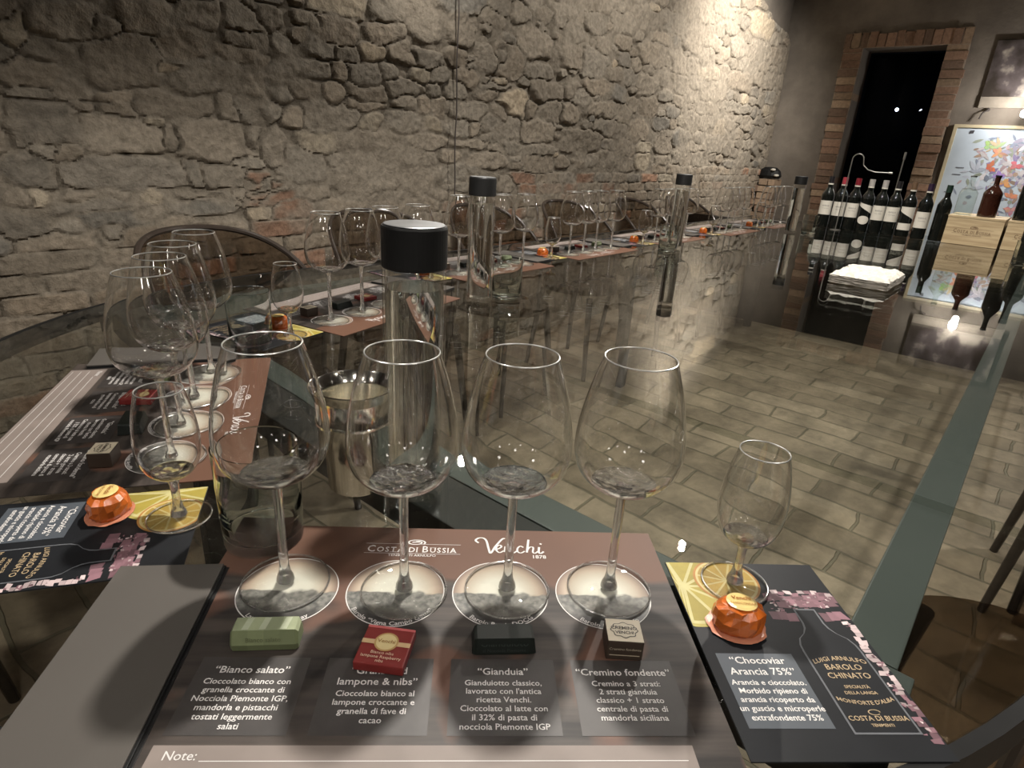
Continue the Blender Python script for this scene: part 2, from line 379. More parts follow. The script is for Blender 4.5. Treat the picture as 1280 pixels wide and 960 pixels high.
# ---- the stone wall: every stone is raised from the mortar
ST = ".56,.6,.02,.04,p;.68,.64,.08,.05,n;.9,.68,.08,.05,n;1.06,.72,.06,.04,n;1.23,.74,.09,.04,n;.82,.54,.1,.07,n;.63,.54,.05,.03,n;.57,.49,.07,.03,n;1,.61,.08,.04,n;1.16,.62,.08,.03,n;1.11,.53,.15,.05,n;1.28,.59,.04,.03,n;.55,.43,.05,.02,n;.66,.45,.05,.03,n;.78,.44,.05,.02,n;.78,.4,.05,.02,n;.95,.43,.11,.03,n;.68,.4,.03,.01,n;1.14,.44,.04,.04,n;1.25,.43,.05,.04,n;.56,.34,.1,.06,d;.78,.32,.11,.06,n;1.1,.33,.16,.06,n;.93,.33,.02,.04,n;.62,.27,.04,.03,n;.55,.27,.03,.01,n;.51,.21,.07,.05,d;.76,.21,.18,.05,d;1.1,.21,.08,.04,n;.99,.22,.03,.04,n;1.23,.18,.05,.02,r;1.22,.12,.05,.02,r;.52,.14,.03,.02,p;.46,.14,.03,.02,n;.63,.13,.06,.01,n;.84,.13,.03,.02,p;.98,.12,.11,.03,n;.74,.15,.04,.01,n;1.15,.14,.02,.02,n;.54,.64,.02,.02,n;.52,.54,.02,.03,n;.65,.11,.1,.03,d;.99,.11,.13,.04,d;1.14,.13,.02,.03,n;1.25,.18,.05,.03,n;1.33,.18,.04,.03,n;1.27,.12,.1,.03,r;1.22,.07,.05,.03,p;1.36,.07,.08,.03,r;.47,.05,.07,.04,d;.6,.04,.04,.03,n;.71,.02,.04,.04,n;.82,.08,.06,.03,n;.9,.04,.05,.03,n;1.29,.75,.08,.04,n;1.36,.67,.04,.03,n;1.48,.77,.05,.03,n;1.6,.76,.1,.05,n;1.85,.86,.11,.05,n;1.53,.68,.06,.03,n;1.65,.68,.06,.03,n;1.77,.69,.06,.03,p;1.92,.71,.07,.04,n;1.84,.77,.09,.04,n;2.04,.84,.1,.06,n;2.08,.71,.09,.03,n;2.27,.74,.06,.04,n;2.29,.84,.08,.05,n;2.47,.75,.07,.05,n;2.61,.77,.06,.05,n;1.32,.58,.08,.02,n;1.5,.6,.09,.03,n;1.61,.61,.04,.04,n;1.73,.61,.07,.04,n;1.85,.62,.06,.03,n;2.03,.64,.06,.03,p;2.15,.65,.05,.03,n;2.35,.66,.08,.04,n;2.47,.67,.04,.02,n;2.58,.66,.06,.02,p;1.44,.52,.07,.03,n;1.35,.52,.05,.04,n;1.23,.52,.07,.04,n;1.58,.52,.04,.03,n;1.74,.54,.1,.03,n;1.95,.57,.1,.03,n;2.12,.58,.05,.03,n;2.27,.59,.06,.04,n;2.51,.6,.09,.04,n;1.73,.5,.1,.02,n;1.95,.51,.07,.03,n;1.26,.43,.08,.04,n;1.4,.42,.05,.04,n;1.56,.43,.12,.05,n;1.76,.43,.06,.04,p;1.94,.44,.09,.04,n;2.11,.44,.05,.03,p;2.05,.52,.04,.04,n;2.15,.52,.05,.04,n;2.36,.51,.13,.04,n;2.59,.52,.07,.05,n;2.26,.43,.08,.03,n;2.39,.43,.04,.03,n;2.53,.42,.08,.05,n;1.21,.34,.05,.05,n;1.32,.31,.05,.06,n;1.51,.34,.09,.04,p;1.75,.35,.14,.04,n;2.08,.36,.13,.03,n;2.35,.36,.14,.02,n;2.56,.35,.07,.03,n;1.42,.25,.1,.06,n;1.6,.27,.07,.02,n;1.78,.21,.11,.07,n;2.03,.29,.11,.04,n;2.24,.29,.06,.03,n;2.49,.28,.13,.04,n;2.04,.18,.07,.05,n;1.61,.18,.06,.04,n;2.25,.21,.1,.04,n;2.21,.11,.11,.03,n;2.64,.16,.07,.04,n;1.2,.26,.06,.02,n;1.23,.19,.05,.03,r;1.32,.18,.04,.02,r;1.24,.13,.07,.02,r;1.46,.13,.05,.03,n;1.84,.12,.1,.02,n;2.83,.88,.14,.06,n;2.64,.76,.11,.07,n;2.53,.64,.13,.03,n;2.66,.57,.13,.07,p;2.89,.75,.11,.04,n;2.98,.66,.13,.05,n;3.01,.55,.1,.06,n;3.21,.68,.08,.04,n;3.2,.56,.09,.05,n;2.83,.55,.06,.04,n;3.45,.73,.13,.04,n;3.46,.95,.08,.05,n;3.18,.85,.11,.06,n;3.39,.85,.14,.08,n;3.66,1.09,.12,.06,n;3.97,1.17,.15,.06,n;4.14,1.08,.12,.04,n;4.45,.96,.14,.06,n;3.53,.61,.16,.04,n;3.33,.41,.21,.06,n;3.64,.5,.17,.05,n;3.98,.5,.14,.07,n;4.08,.66,.13,.06,n;4.98,.96,.21,.04,p;4.93,1.17,.18,.05,n;4.78,1.32,.13,.05,n;5.84,1.42,.31,.08,p;5.6,.97,.3,.07,n;5.65,.77,.34,.04,n;2.91,.45,.17,.05,n;2.52,.44,.08,.06,n;2.69,.45,.08,.06,n;2.93,.35,.17,.03,n;2.67,.36,.07,.03,n;3.29,.65,.08,.04,n"
seeds = []
for s in ST.split(';'):
    a = s.split(','); seeds.append([float(a[0]), float(a[1]), max(.03, float(a[2])), max(.018, float(a[3])), a[4]])
hand = np.array([s[:4] for s in seeds])
def free(u, z, k=.85):
    return not np.any((np.abs(hand[:, 0]-u)/hand[:, 2] < k) & (np.abs(hand[:, 1]-z)/hand[:, 3] < k))
BR = lambda u: .09 + .05*math.sin(u*1.3+.5) + (.17 if u > 2.6 else 0) - .12*max(0, 1-u)       # courses of brick below this height
z = -.78; row = 0
while z < .30:
    h = R.uniform(.055, .066); u = -.4 + R.uniform(0, .2)
    while u < 6.8:
        l = R.uniform(.16, .27); uc = u+l/2
        if z+h/2 < BR(uc) and free(uc, z+h/2, 1.0):
            seeds.append([uc, z+h/2, l/2, h/2, 'b' if R.random() < .8 else ('r' if R.random() < .6 else ('p' if R.random() < .3 else 'd'))])
        u += l
    z += h; row += 1
occ = [tuple(s[:4]) for s in seeds]
tries = 0
U_, Z_, W_, H_ = (list(x) for x in zip(*occ))
U_, Z_, W_, H_ = map(lambda x: np.array(x), (U_, Z_, W_, H_))
for sc in (1.25, 1.0, .75, .5):
    for t_ in range(2600):
        u = R.uniform(-.4, 6.75); z = R.uniform(-.0, 2.2)
        if z < BR(u)+.03: continue
        k = R.uniform(.045, .085)*sc*(1.0); wd = k*R.uniform(1.0, 1.7); ht = k*R.uniform(.42, .7)
        if u > 3.2: wd, ht = k*R.uniform(1.1, 1.7), k*R.uniform(.6, .85)
        if np.any((np.abs(U_-u) < (W_+wd)*.86) & (np.abs(Z_-z) < (H_+ht)*.86)): continue
        U_ = np.append(U_, u); Z_ = np.append(Z_, z); W_ = np.append(W_, wd); H_ = np.append(H_, ht)
        q = R.random(); seeds.append([u, z, wd, ht, 'p' if q < .09 else ('d' if q < .2 else 'n')])
DX = .0065
gu = np.arange(-.4, 6.60, DX); gz = np.arange(-.75, 2.15, DX)
GU, GZ = np.meshgrid(gu, gz); rs = np.random.RandomState(3)
def vnoise(sx, sz, seed):
    r_ = np.random.RandomState(seed); nx = int(7.4/sx)+4; nz = int(3.2/sz)+4; g = r_.rand(nz, nx)
    fx = (GU+.45)/sx; fz = (GZ+.8)/sz; ix = fx.astype(int); iz = fz.astype(int); tx = fx-ix; tz = fz-iz
    tx = tx*tx*(3-2*tx); tz = tz*tz*(3-2*tz)
    return (g[iz, ix]*(1-tx)+g[iz, ix+1]*tx)*(1-tz)+(g[iz+1, ix]*(1-tx)+g[iz+1, ix+1]*tx)*tz
calm = np.where(GZ < .10+.17*(GU > 2.6)-.12*np.clip(1-GU, 0, 1), .3, 1.0)
wu = GU + ((vnoise(.09, .07, 1)-.5)*.045 + (vnoise(.03, .03, 2)-.5)*.018)*calm
wz = GZ + ((vnoise(.12, .07, 3)-.5)*.030 + (vnoise(.03, .03, 4)-.5)*.014)*calm
d1 = np.full(GU.shape, 9.0); d2 = np.full(GU.shape, 9.0); idx = np.zeros(GU.shape, int)
for i, (su, sz, hw, hh, k) in enumerate(seeds):
    ex = 2.2
    i0 = max(0, int((su-hw*ex+.4)/DX)-4); i1 = int((su+hw*ex+.4)/DX)+5; j0 = max(0, int((sz-hh*ex+.75)/DX)-4); j1 = int((sz+hh*ex+.75)/DX)+5
    if i1 <= 0 or j1 <= 0: continue
    a = wu[j0:j1, i0:i1]; c = wz[j0:j1, i0:i1]
    if a.size == 0: continue
    pw = 6 if k in 'br' else 2.8
    d = (np.abs((a-su)/hw)**pw + np.abs((c-sz)/hh)**pw)**(1/pw)
    D1 = d1[j0:j1, i0:i1]; D2 = d2[j0:j1, i0:i1]; I = idx[j0:j1, i0:i1]
    m1 = d < D1
    D2[:] = np.where(m1, D1, np.minimum(D2, d)); D1[:] = np.where(m1, d, D1); I[:] = np.where(m1, i, I)
edge = np.minimum((d2-d1)*1.0, (1.22-d1)*1.6)
sm = lambda x, a, b_: np.clip((x-a)/(b_-a), 0, 1)**2*(3-2*np.clip((x-a)/(b_-a), 0, 1))
stone = sm(edge, -.02, .5); crack = (1-sm(edge, .01, .13))*sm(vnoise(.13, .10, 21), .25, .55)
lift = rs.rand(len(seeds))*.007
tiltu = (rs.rand(len(seeds))-.5)*.16; tiltz = (rs.rand(len(seeds))-.5)*.2
su_ = np.array([s[0] for s in seeds]); sz_ = np.array([s[1] for s in seeds])
face = .007 + lift[idx] + np.clip((GU-su_[idx])*tiltu[idx] + (GZ-sz_[idx])*tiltz[idx], -.009, .009) + (vnoise(.05, .04, 7)-.5)*.008
gapd = .012*(vnoise(.2, .2, 8)) - .002
H = stone*face + (1-stone)*gapd - .013*crack + (vnoise(.018, .018, 9)-.5)*.005 + (vnoise(.009, .009, 13)-.5)*.003 + (vnoise(.6, .5, 10)-.5)*.02
kinds = {'n': (.205, .176, .138), 'd': (.158, .142, .118), 'p': (.30, .252, .186), 'r': (.215, .130, .088), 'b': (.195, .160, .120)}
tint = np.array([np.array(kinds[s[4]])*(.82+.36*rs.rand())*(1+np.array([.06, 0, -.06])*(rs.rand()-.5)) for s in seeds])
mort = np.array((.195, .168, .132))
smear = sm(vnoise(.35, .28, 12) + .18*sm(GU, 2.4, 4.0) + (vnoise(.05, .05, 14)-.5)*.35, .5, .85); H = H*(1-.65*smear) + smear*(.010 + (vnoise(.035, .05, 15)-.5)*.012)
plasterish = smear[..., None]*.75     # lime smeared over some of the stones
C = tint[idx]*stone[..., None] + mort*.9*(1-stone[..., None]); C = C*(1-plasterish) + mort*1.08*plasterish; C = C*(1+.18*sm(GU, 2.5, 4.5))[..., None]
keep = ~(((GU > 5.45) & (GZ > 1.60-.22*np.clip((GU-5.45)/1.15, 0, 1)**1.6 + .02*np.sin(GU*9))) )
edge_fall = np.clip((6.60-GU)/.12, 0, 1); H = H*edge_fall**.5
nz_, nu_ = GU.shape
co = np.empty((nz_*nu_, 3), np.float32); co[:, 0] = GU.ravel(); co[:, 1] = (NW - H + .012).ravel(); co[:, 2] = (GZ + T).ravel()
ii = np.arange(nz_*nu_).reshape(nz_, nu_)
q = np.stack([ii[:-1, :-1], ii[:-1, 1:], ii[1:, 1:], ii[1:, :-1]], -1)[keep[:-1, :-1]].reshape(-1, 4)
me = bpy.data.meshes.new('wall_stone')
me.vertices.add(len(co)); me.vertices.foreach_set('co', co.ravel())
me.loops.add(q.size); me.loops.foreach_set('vertex_index', q.ravel().astype(np.int32))
me.polygons.add(len(q)); me.polygons.foreach_set('loop_start', np.arange(0, q.size, 4, dtype=np.int32)); me.polygons.foreach_set('loop_total', np.full(len(q), 4, np.int32))
me.update(); me.validate()
at = me.attributes.new('tint', 'FLOAT_COLOR', 'POINT'); cc = np.ones((nz_*nu_, 4), np.float32); cc[:, :3] = C.reshape(-1, 3); at.data.foreach_set('color', cc.ravel())
M['stone'] = vcol('rough_stone', .92, .38, 42, .010, spec=.25)
o = struct(obj('wall_stone', me, M['stone'], smooth=True)); o.rotation_euler = RZ
# low brick pier in the corner
br = []
for r_ in range(15):
    z0 = r_*.063; off = .12*(r_ % 2)
    br.append((6.38, 6.58, 2.16, 2.16+.06+off, z0, z0+.063)); br.append((6.38, 6.58, 2.16+.06+off, NW-.02, z0, z0+.063))
o = struct(obj('trim_3', brick_mesh(br), M['brick'])); o.rotation_euler = RZ
# dark cable hanging down the stone wall
bm = bmesh.new(); tube(bm, [(2.21+.004*math.sin(k*1.7), NW-.045, T+2.1-k*.1) for k in range(28)], .0035, 6)
o = tag(obj('hanging_cable', bm, M['cable']), 'thin dark cable hanging straight down the stone wall', 'cable'); o.rotation_euler = RZ
# ------------------------------------------------------------------ the glass table
EC, ER, NE0, NE1, UEND = (.83, .74), .885, -.145, 1.625, 4.52
def outline(k=0.0, n=64):
    r = ER-k
    pts = [(EC[0]-r*math.sin(a), EC[1]+r*math.cos(a)) for a in [math.pi*i/n for i in range(n+1)]]
    return pts                               # from the far side round the left end to the near side
table = thing('glass_table', 'long clear glass dining table with a rounded end and dark metal frame', 'table', (0, 0, 0), TA)
TH = .012
def glass_panel(pts):
    bm = bmesh.new(); fs = slab(bm, pts, T-TH, T)
    return obj('glass_panel', bm, M['table'], table)
glass_panel(outline(.012) + [(.8445, NE0+.012), (.8445, NE1-.012)])
glass_panel([(.846, NE0+.012), (2.70, NE0+.012), (2.70, NE1-.012), (.846, NE1-.012)])
glass_panel([(2.704, NE0+.012), (UEND-.012, NE0+.012), (UEND-.012, NE1-.012), (2.704, NE1-.012)])
bm = bmesh.new(); op = outline(0) + [(UEND, NE0), (UEND, NE1)]; ip = outline(.011) + [(UEND-.011, NE0+.011), (UEND-.011, NE1-.011)]
for z0, z1 in ((T-.034, T),):
    A = [[bm.verts.new((p[0], p[1], z)) for p in ps] for ps in (op, ip) for z in (z0, z1)]
    n_ = len(op)
    for i in range(n_):
        j = (i+1) % n_
        for a, b in ((A[0], A[1]), (A[1], A[3]), (A[3], A[2]), (A[2], A[0])): bm.faces.new((a[i], a[j], b[j], b[i]))
obj('edge_trim', bm, M['black'], table)
def beam(u0, u1, n0, n1, m, z0=-.055, z1=-.0125, name='beam'):
    bm = bmesh.new(); box(bm, u0, u1, n0, n1, T+z0, T+z1, 0, .002); return obj(name, bm, m, table)
beam(.394, .466, -.02, 1.50, M['beam_black']); beam(.468, .520, -.02, 1.50, M['beam'])
beam(.521, 4.40, -.007, .038, M['beam']); beam(.521, 4.40, 1.44, 1.485, M['beam'])
beam(4.40, 4.45, -.007, 1.485, M['beam'])
for u in (.55, 2.60, 4.36):
    for n in (.016, 1.462):
        bm = bmesh.new(); box(bm, u-.025, u+.025, n-.022, n+.022, 0, T-.055, 0, .003); obj('leg', bm, M['beam_black'], table)
# ------------------------------------------------------------------ place settings: one of each kind, then copies
def wine_glass_parts(root, s, prof, foot_r, stem_r, z_bowl, lens):
    bm = bmesh.new(); t = .0008
    inner = [(max(0, r-t), z+(t if i == 0 else 0)) for i, (r, z) in enumerate(prof)]
    lathe(bm, [(0, prof[0][1])] + prof + [(prof[-1][0]-t*.5, prof[-1][1]+.0001)] + inner[::-1] + [(0, inner[0][1]+.0004)], 48)
    obj('bowl', bm, M['bowl'], root, True)
    bm = bmesh.new(); tube(bm, [(p[0], p[1], prof[-1][1]+.0004) for p in circ(0, 0, prof[-1][0]-.0004, 48)], .00062, 6, closed=True); obj('rim', bm, M['rim_glint'], root, True)  # thin ring added to carry the rim's painted highlight
    bm = bmesh.new(); r = stem_r
    lathe(bm, [(0, .0030), (r*1.9, .0034), (r*1.75, .0075), (r*1.25, .0125), (r*1.0, .02), (r*.92, z_bowl*.5), (r*1.0, z_bowl-.008), (r*1.5, z_bowl-.002), (0, z_bowl-.0015)], 24)
    obj('stem', bm, M['stem'], root, True)
    bm = bmesh.new(); lathe(bm, [(0, z_bowl-.001), (r*1.5, z_bowl-.001)] + lens, 32); obj('bowl_base', bm, M['bowl_base'], root, True)
    bm = bmesh.new()
    lathe(bm, [(0, .0002), (foot_r-.001, .0002), (foot_r, .001), (foot_r-.0008, .0020), (foot_r*.6, .0026), (r*2.2, .0042), (0, .0046)], 48)
    obj('foot', bm, M['clear'], root, True)
    bm = bmesh.new(); tube(bm, [(p[0], p[1], .0012) for p in circ(0, 0, foot_r-.0006, 48)], .0009, 8, closed=True); obj('foot_rim', bm, M['stem'], root, True)
def smooth_prof(p, n=5):
    q = []
    for i in range(len(p)-1):
        p0, p1, p2, p3 = p[max(i-1, 0)], p[i], p[i+1], p[min(i+2, len(p)-1)]
        for k in range(n):
            t = k/n
            q.append(tuple(.5*(2*p1[c] + (p2[c]-p0[c])*t + (2*p0[c]-5*p1[c]+4*p2[c]-p3[c])*t*t + (3*p1[c]-p0[c]-3*p2[c]+p3[c])*t**3) for c in (0, 1)))
    q.append(p[-1]); return q
SETS = {}
MT = .0012                                   # thickness of the printed mats
big = thing('wine_glass', '', 'wine glass')
wine_glass_parts(big, 1, smooth_prof([(.006, .1065), (.018, .1090), (.031, .1150), (.0405, .1260), (.0447, .1385), (.0453, .1500), (.0435, .1680), (.0392, .1900), (.0340, .2090), (.0289, .2245)]),   .0382, .0041, .106,
                 [(.012, .1072), (.021, .1095), (.028, .1128), (.025, .1125), (.014, .1100), (0, .1092)])
port = thing('small_tasting_glass', '', 'tasting glass')
wine_glass_parts(port, 1, smooth_prof([(.005, .0465), (.014, .0495), (.0225, .0570), (.0275, .0680), (.0297, .0820), (.0292, .0980), (.0265, .1180), (.0212, .1405)]), .0308, .0042, .047,
                 [(.010, .0478), (.016, .0510), (.020, .0545), (.017, .0542), (.009, .0528), (0, .0524)])
# printed placemat
m, nt, out = mat_new('printed_plank_photo')
tc = N(nt, 'ShaderNodeTexCoord'); mp = N(nt, 'ShaderNodeMapping'); mp.inputs['Scale'].default_value = (5, 60, 1); nt.links.new(tc.outputs['Object'], mp.inputs['Vector'])
n1 = N(nt, 'ShaderNodeTexNoise', i_Scale=1.0, i_Detail=6.0); nt.links.new(mp.outputs[0], n1.inputs['Vector'])
rp = N(nt, 'ShaderNodeValToRGB'); rp.color_ramp.elements[0].color = (.014, .012, .011, 1); rp.color_ramp.elements[1].color = (.085, .068, .058, 1); rp.color_ramp.elements[0].position = .35; rp.color_ramp.elements[1].position = .75
nt.links.new(n1.outputs['Fac'], rp.inputs['Fac'])
n2 = N(nt, 'ShaderNodeTexNoise', i_Scale=11.0, i_Detail=2.0); nt.links.new(tc.outputs['Object'], n2.inputs['Vector'])
r2 = N(nt, 'ShaderNodeValToRGB'); r2.color_ramp.elements[0].position = .56; r2.color_ramp.elements[1].position = .63
nt.links.new(n2.outputs['Fac'], r2.inputs['Fac'])
m1 = N(nt, 'ShaderNodeMixRGB'); m1.inputs[2].default_value = (.115, .060, .042, 1); nt.links.new(r2.outputs[0], m1.inputs[0]); nt.links.new(rp.outputs[0], m1.inputs[1])
sx = N(nt, 'ShaderNodeSeparateXYZ'); nt.links.new(tc.outputs['Object'], sx.inputs[0])
mr = N(nt, 'ShaderNodeMapRange'); mr.inputs['From Min'].default_value = .066; mr.inputs['From Max'].default_value = .074
ad = N(nt, 'ShaderNodeMath', operation='MULTIPLY_ADD'); ad.inputs[1].default_value = .03; ad.inputs[2].default_value = -.015; nt.links.new(n2.outputs['Fac'], ad.inputs[0])
a2 = N(nt, 'ShaderNodeMath', operation='ADD'); nt.links.new(sx.outputs['Y'], a2.inputs[0]); nt.links.new(ad.outputs[0], a2.inputs[1]); nt.links.new(a2.outputs[0], mr.inputs['Value'])
m2 = N(nt, 'ShaderNodeMixRGB'); m2.inputs[2].default_value = (.110, .055, .035, 1); nt.links.new(mr.outputs[0], m2.inputs[0]); nt.links.new(m1.outputs[0], m2.inputs[1])
b = N(nt, 'ShaderNodeBsdfPrincipled', i_Roughness=.5); b.inputs['Specular IOR Level'].default_value = .3; nt.links.new(m2.outputs[0], b.inputs['Base Color']); nt.links.new(b.outputs[0], out.inputs[0])
M['mat'] = m
m, nt, out = mat_new('printed_hill_landscape')
tc = N(nt, 'ShaderNodeTexCoord'); sx = N(nt, 'ShaderNodeSeparateXYZ'); nt.links.new(tc.outputs['Object'], sx.inputs[0])
ln = N(nt, 'ShaderNodeVectorMath', operation='LENGTH'); nt.links.new(tc.outputs['Object'], ln.inputs[0])
vr = N(nt, 'ShaderNodeValToRGB'); vr.color_ramp.elements[0].color = (.64, .63, .54, 1); vr.color_ramp.elements[0].position = .40; vr.color_ramp.elements[1].color = (.15, .095, .07, 1); vr.color_ramp.elements[1].position = 1.0
e = vr.color_ramp.elements.new(.78); e.color = (.42, .34, .26, 1)
sc_ = N(nt, 'ShaderNodeMath', operation='MULTIPLY'); sc_.inputs[1].default_value = 1/.0433; nt.links.new(ln.outputs['Value'], sc_.inputs[0]); nt.links.new(sc_.outputs[0], vr.inputs['Fac'])
nz1 = N(nt, 'ShaderNodeTexNoise', i_Scale=26.0, i_Detail=3.0); nt.links.new(tc.outputs['Object'], nz1.inputs['Vector'])
hy = N(nt, 'ShaderNodeMath', operation='MULTIPLY_ADD'); hy.inputs[1].default_value = .026; nt.links.new(nz1.outputs['Fac'], hy.inputs[0]); nt.links.new(sx.outputs['Y'], hy.inputs[2])
hr = N(nt, 'ShaderNodeMapRange'); hr.inputs['From Min'].default_value = .0105; hr.inputs['From Max'].default_value = .0125; nt.links.new(hy.outputs[0], hr.inputs['Value'])
nz2 = N(nt, 'ShaderNodeTexNoise', i_Scale=160.0, i_Detail=4.0); nt.links.new(tc.outputs['Object'], nz2.inputs['Vector'])
hc = N(nt, 'ShaderNodeValToRGB'); hc.color_ramp.elements[0].color = (.07, .07, .065, 1); hc.color_ramp.elements[1].color = (.24, .235, .21, 1); hc.color_ramp.elements[0].position = .35; hc.color_ramp.elements[1].position = .7
nt.links.new(nz2.outputs['Fac'], hc.inputs['Fac'])
mm = N(nt, 'ShaderNodeMixRGB'); nt.links.new(hr.outputs[0], mm.inputs[0]); nt.links.new(hc.outputs[0], mm.inputs[1]); nt.links.new(vr.outputs[0], mm.inputs[2])
mb = N(nt, 'ShaderNodeMapRange'); mb.inputs['From Min'].default_value = -.032; mb.inputs['From Max'].default_value = -.016; nt.links.new(sx.outputs['Y'], mb.inputs['Value'])
m3 = N(nt, 'ShaderNodeMixRGB'); m3.inputs[1].default_value = (.035, .032, .03, 1); nt.links.new(mb.outputs[0], m3.inputs[0]); nt.links.new(mm.outputs[0], m3.inputs[2])
b = N(nt, 'ShaderNodeBsdfPrincipled', i_Roughness=.4); nt.links.new(m3.outputs[0], b.inputs['Base Color']); nt.links.new(b.outputs[0], out.inputs[0])
M['coaster'] = m
CX = (-.1375, -.0435, .0500, .1435); CY, CR = .0525, .0433
bm = bmesh.new(); box(bm, -.21, .21, -.1485, .1485, 0, MT)
mat_o = obj('placemat', bm, M['mat']); tag(mat_o, '', 'placemat')
for i, s in enumerate(('Langhe Chardonnay', 'Barolo \u201cVigna Campo Gatto\u201d', 'Barolo Bussia DOCG', 'Barolo Luigi Arnulfo')):
    bm = bmesh.new(); poly(bm, circ(0, 0, CR-.0009, 56), 0.0003); ring(bm, 0, 0, CR-.0009, CR, .0004, mi=1)
    rr = CR-.0062
    add_text(bm, s, 0, 0, .0006, .0062, mi=1, bold=.00008, warp=lambda x, y: ((rr-y+.0045)*math.cos(-math.pi/2+x/rr), (rr-y+.0045)*math.sin(-math.pi/2+x/rr), 0))
    obj('coaster_print', bm, [M['coaster'], M['white']], mat_o, loc=(CX[i], CY, MT))
TXT = ((('\u201cBianco salato\u201d',), ('Cioccolato bianco con', 'granella croccante di', 'Nocciola Piemonte IGP,', 'mandorla e pistacchi', 'tostati leggermente', 'salati')),
       (('\u201cGranBlend', 'lampone & nibs\u201d'), ('Cioccolato bianco al', 'lampone croccante e', 'granella di fave di', 'cacao')),
       (('\u201cGianduia\u201d',), ("Gianduiotto classico,", "lavorato con l'antica", 'ricetta Venchi.', 'Cioccolato al latte con', 'il 32% di pasta di', 'nocciola Piemonte IGP')),
       (('\u201cCremino fondente\u201d',), ('Cremino a 3 strati:', '2 strati gianduia', 'classico + 1 strato', 'centrale di pasta di', 'mandorla siciliana')))
for i, (ti, li) in enumerate(TXT):
    bm = bmesh.new(); poly(bm, [(-.040, -.0545), (.040, -.0545), (.040, .012), (-.040, .012)], .0002)
    y = 0.0
    y = -.0005
    for t in ti: add_text(bm, t, 0, y-.0025, .0005, .0089, mi=1, bold=.0001); y -= .0100
    y += -.0002
    for t in li: add_text(bm, t, 0, y-.0022, .0005, .0069, mi=1, bold=.00007); y -= .0074
    obj('text_panel', bm, [M['panel'], M['white']], mat_o, loc=(CX[i]-.0005, -.0355, MT))
# the two logos at the top
bm = bmesh.new(); z = .0004
def serif(bm, s, x, y, big_, small, z, mi=0, tint=None, xs=1.0):
    # capitals with larger initials, thin rules as serifs
    for ch in s:
        if ch == ' ': x += small*.32; continue
        sz = big_ if ch.isupper() else small
        me = text_mesh(ch.upper(), sz, 'LEFT', .00012, .82*xs, 2); xv = [v.co.x for v in me.vertices]; yv = [v.co.y for v in me.vertices]
        w_ = max(xv)-min(xv); x0 = min(xv); n0 = len(bm.faces)
        for v in me.vertices: v.co = Vector((v.co.x-x0+x, v.co.y+y, z))
        me.materials.clear(); bm.from_mesh(me); bpy.data.meshes.remove(me); bm.faces.ensure_lookup_table()
        hgt = max(yv); th = sz*.035
        if ch.upper() in 'AITUBDF':
            for yy in ((0, th) if ch.upper() in 'AIT' else ()), ((hgt-th, hgt) if ch.upper() in 'IU' else ()):
                if yy: poly(bm, [(x-sz*.05, y+yy[0]), (x+w_+sz*.05, y+yy[0]), (x+w_+sz*.05, y+yy[1]), (x-sz*.05, y+yy[1])], z)
        bm.faces.ensure_lookup_table()
        for f in bm.faces[n0:]: f.material_index = mi
        if tint: paint(bm, bm.faces[n0:], tint)
        x += w_ + sz*.13
    return x
def logo_costa(bm, cx, y, wdt, z, mi=0, tint=None):
    tb = bmesh.new(); x1 = serif(tb, 'Costa di Bussia', 0, 0, .0132, .0102, 0, 0, tint); k = wdt/x1
    for v in tb.verts: v.co = Vector((cx-wdt/2+v.co.x*k, y+v.co.y*k, z))
    tm = bpy.data.meshes.new('t'); tb.to_mesh(tm); tb.free(); n0 = len(bm.faces); bm.from_mesh(tm); bpy.data.meshes.remove(tm)
    for yy in (y-.0022*k, y+.0118*k): poly(bm, [(cx-wdt*.53, yy), (cx+wdt*.53, yy), (cx+wdt*.53, yy+.0004*k), (cx-wdt*.53, yy+.0004*k)], z)
    ex, ey = cx+.002, y+.0145*k                # the curled emblem over the name
    ribbon(bm, [(ex+.0085*k*math.cos(a)*(1-.06*a), ey+.0042*k*math.sin(a)*(1-.06*a)) for a in [t*.5-.6 for t in range(18)]], .0008*k, z)
    poly(bm, [(ex-.004*k, ey-.0004*k), (ex+.004*k, ey+.0002*k), (ex+.003*k, ey+.0014*k), (ex-.003*k, ey+.0012*k)], z)
    bm.faces.ensure_lookup_table()
    for f in bm.faces[n0:]: f.material_index = mi
    if tint: paint(bm, bm.faces[n0:], tint)
    n0 = len(bm.faces)
    add_text(bm, 'TENIMENTI ARNULFO', cx, y-.0062*k, z, .0044*k, mi=mi, bold=.00003, tint=tint)
logo_costa(bm, -.0345, .1085, .088, z)
vx, vy = .027, .1085
def vs_(pts, w_=.0009): ribbon(bm, [(vx+p[0]*.001, vy+p[1]*.001) for p in pts], w_, z)
vs_([(3, 17), (0, 21), (3, 25), (8, 25), (11, 20), (13, 8), (15, 1), (20, 12), (27, 24), (30, 25)], .0011)
vs_([(19, 6), (24, 9), (26, 12), (24, 14), (21, 11), (21, 5), (24, 2), (28, 5)])
vs_([(30, 12), (29, 3)], .0011); vs_([(29, 5), (33, 11), (36, 12), (37, 10), (36, 4), (38, 2), (41, 5)])
vs_([(48, 11), (45, 13), (42, 9), (42, 4), (45, 2), (49, 5)])
vs_([(54, 24), (51, 3)], .0011); vs_([(51, 5), (54, 11), (57, 12), (58, 10), (57, 4), (59, 2), (62, 5)])
vs_([(64, 12), (63, 4), (65, 2), (68, 5)], .0011); vs_([(65.5, 16.5), (66.5, 18)], .0012)
add_text(bm, '1878', vx+.0625, vy-.0060, z, .0072, mi=0, bold=.0001)
obj('logo_print', bm, M['white'], mat_o, loc=(0, 0, MT))
bm = bmesh.new(); poly(bm, [(-.180, -.1475), (.178, -.1475), (.178, -.097), (-.180, -.097)], .0002)
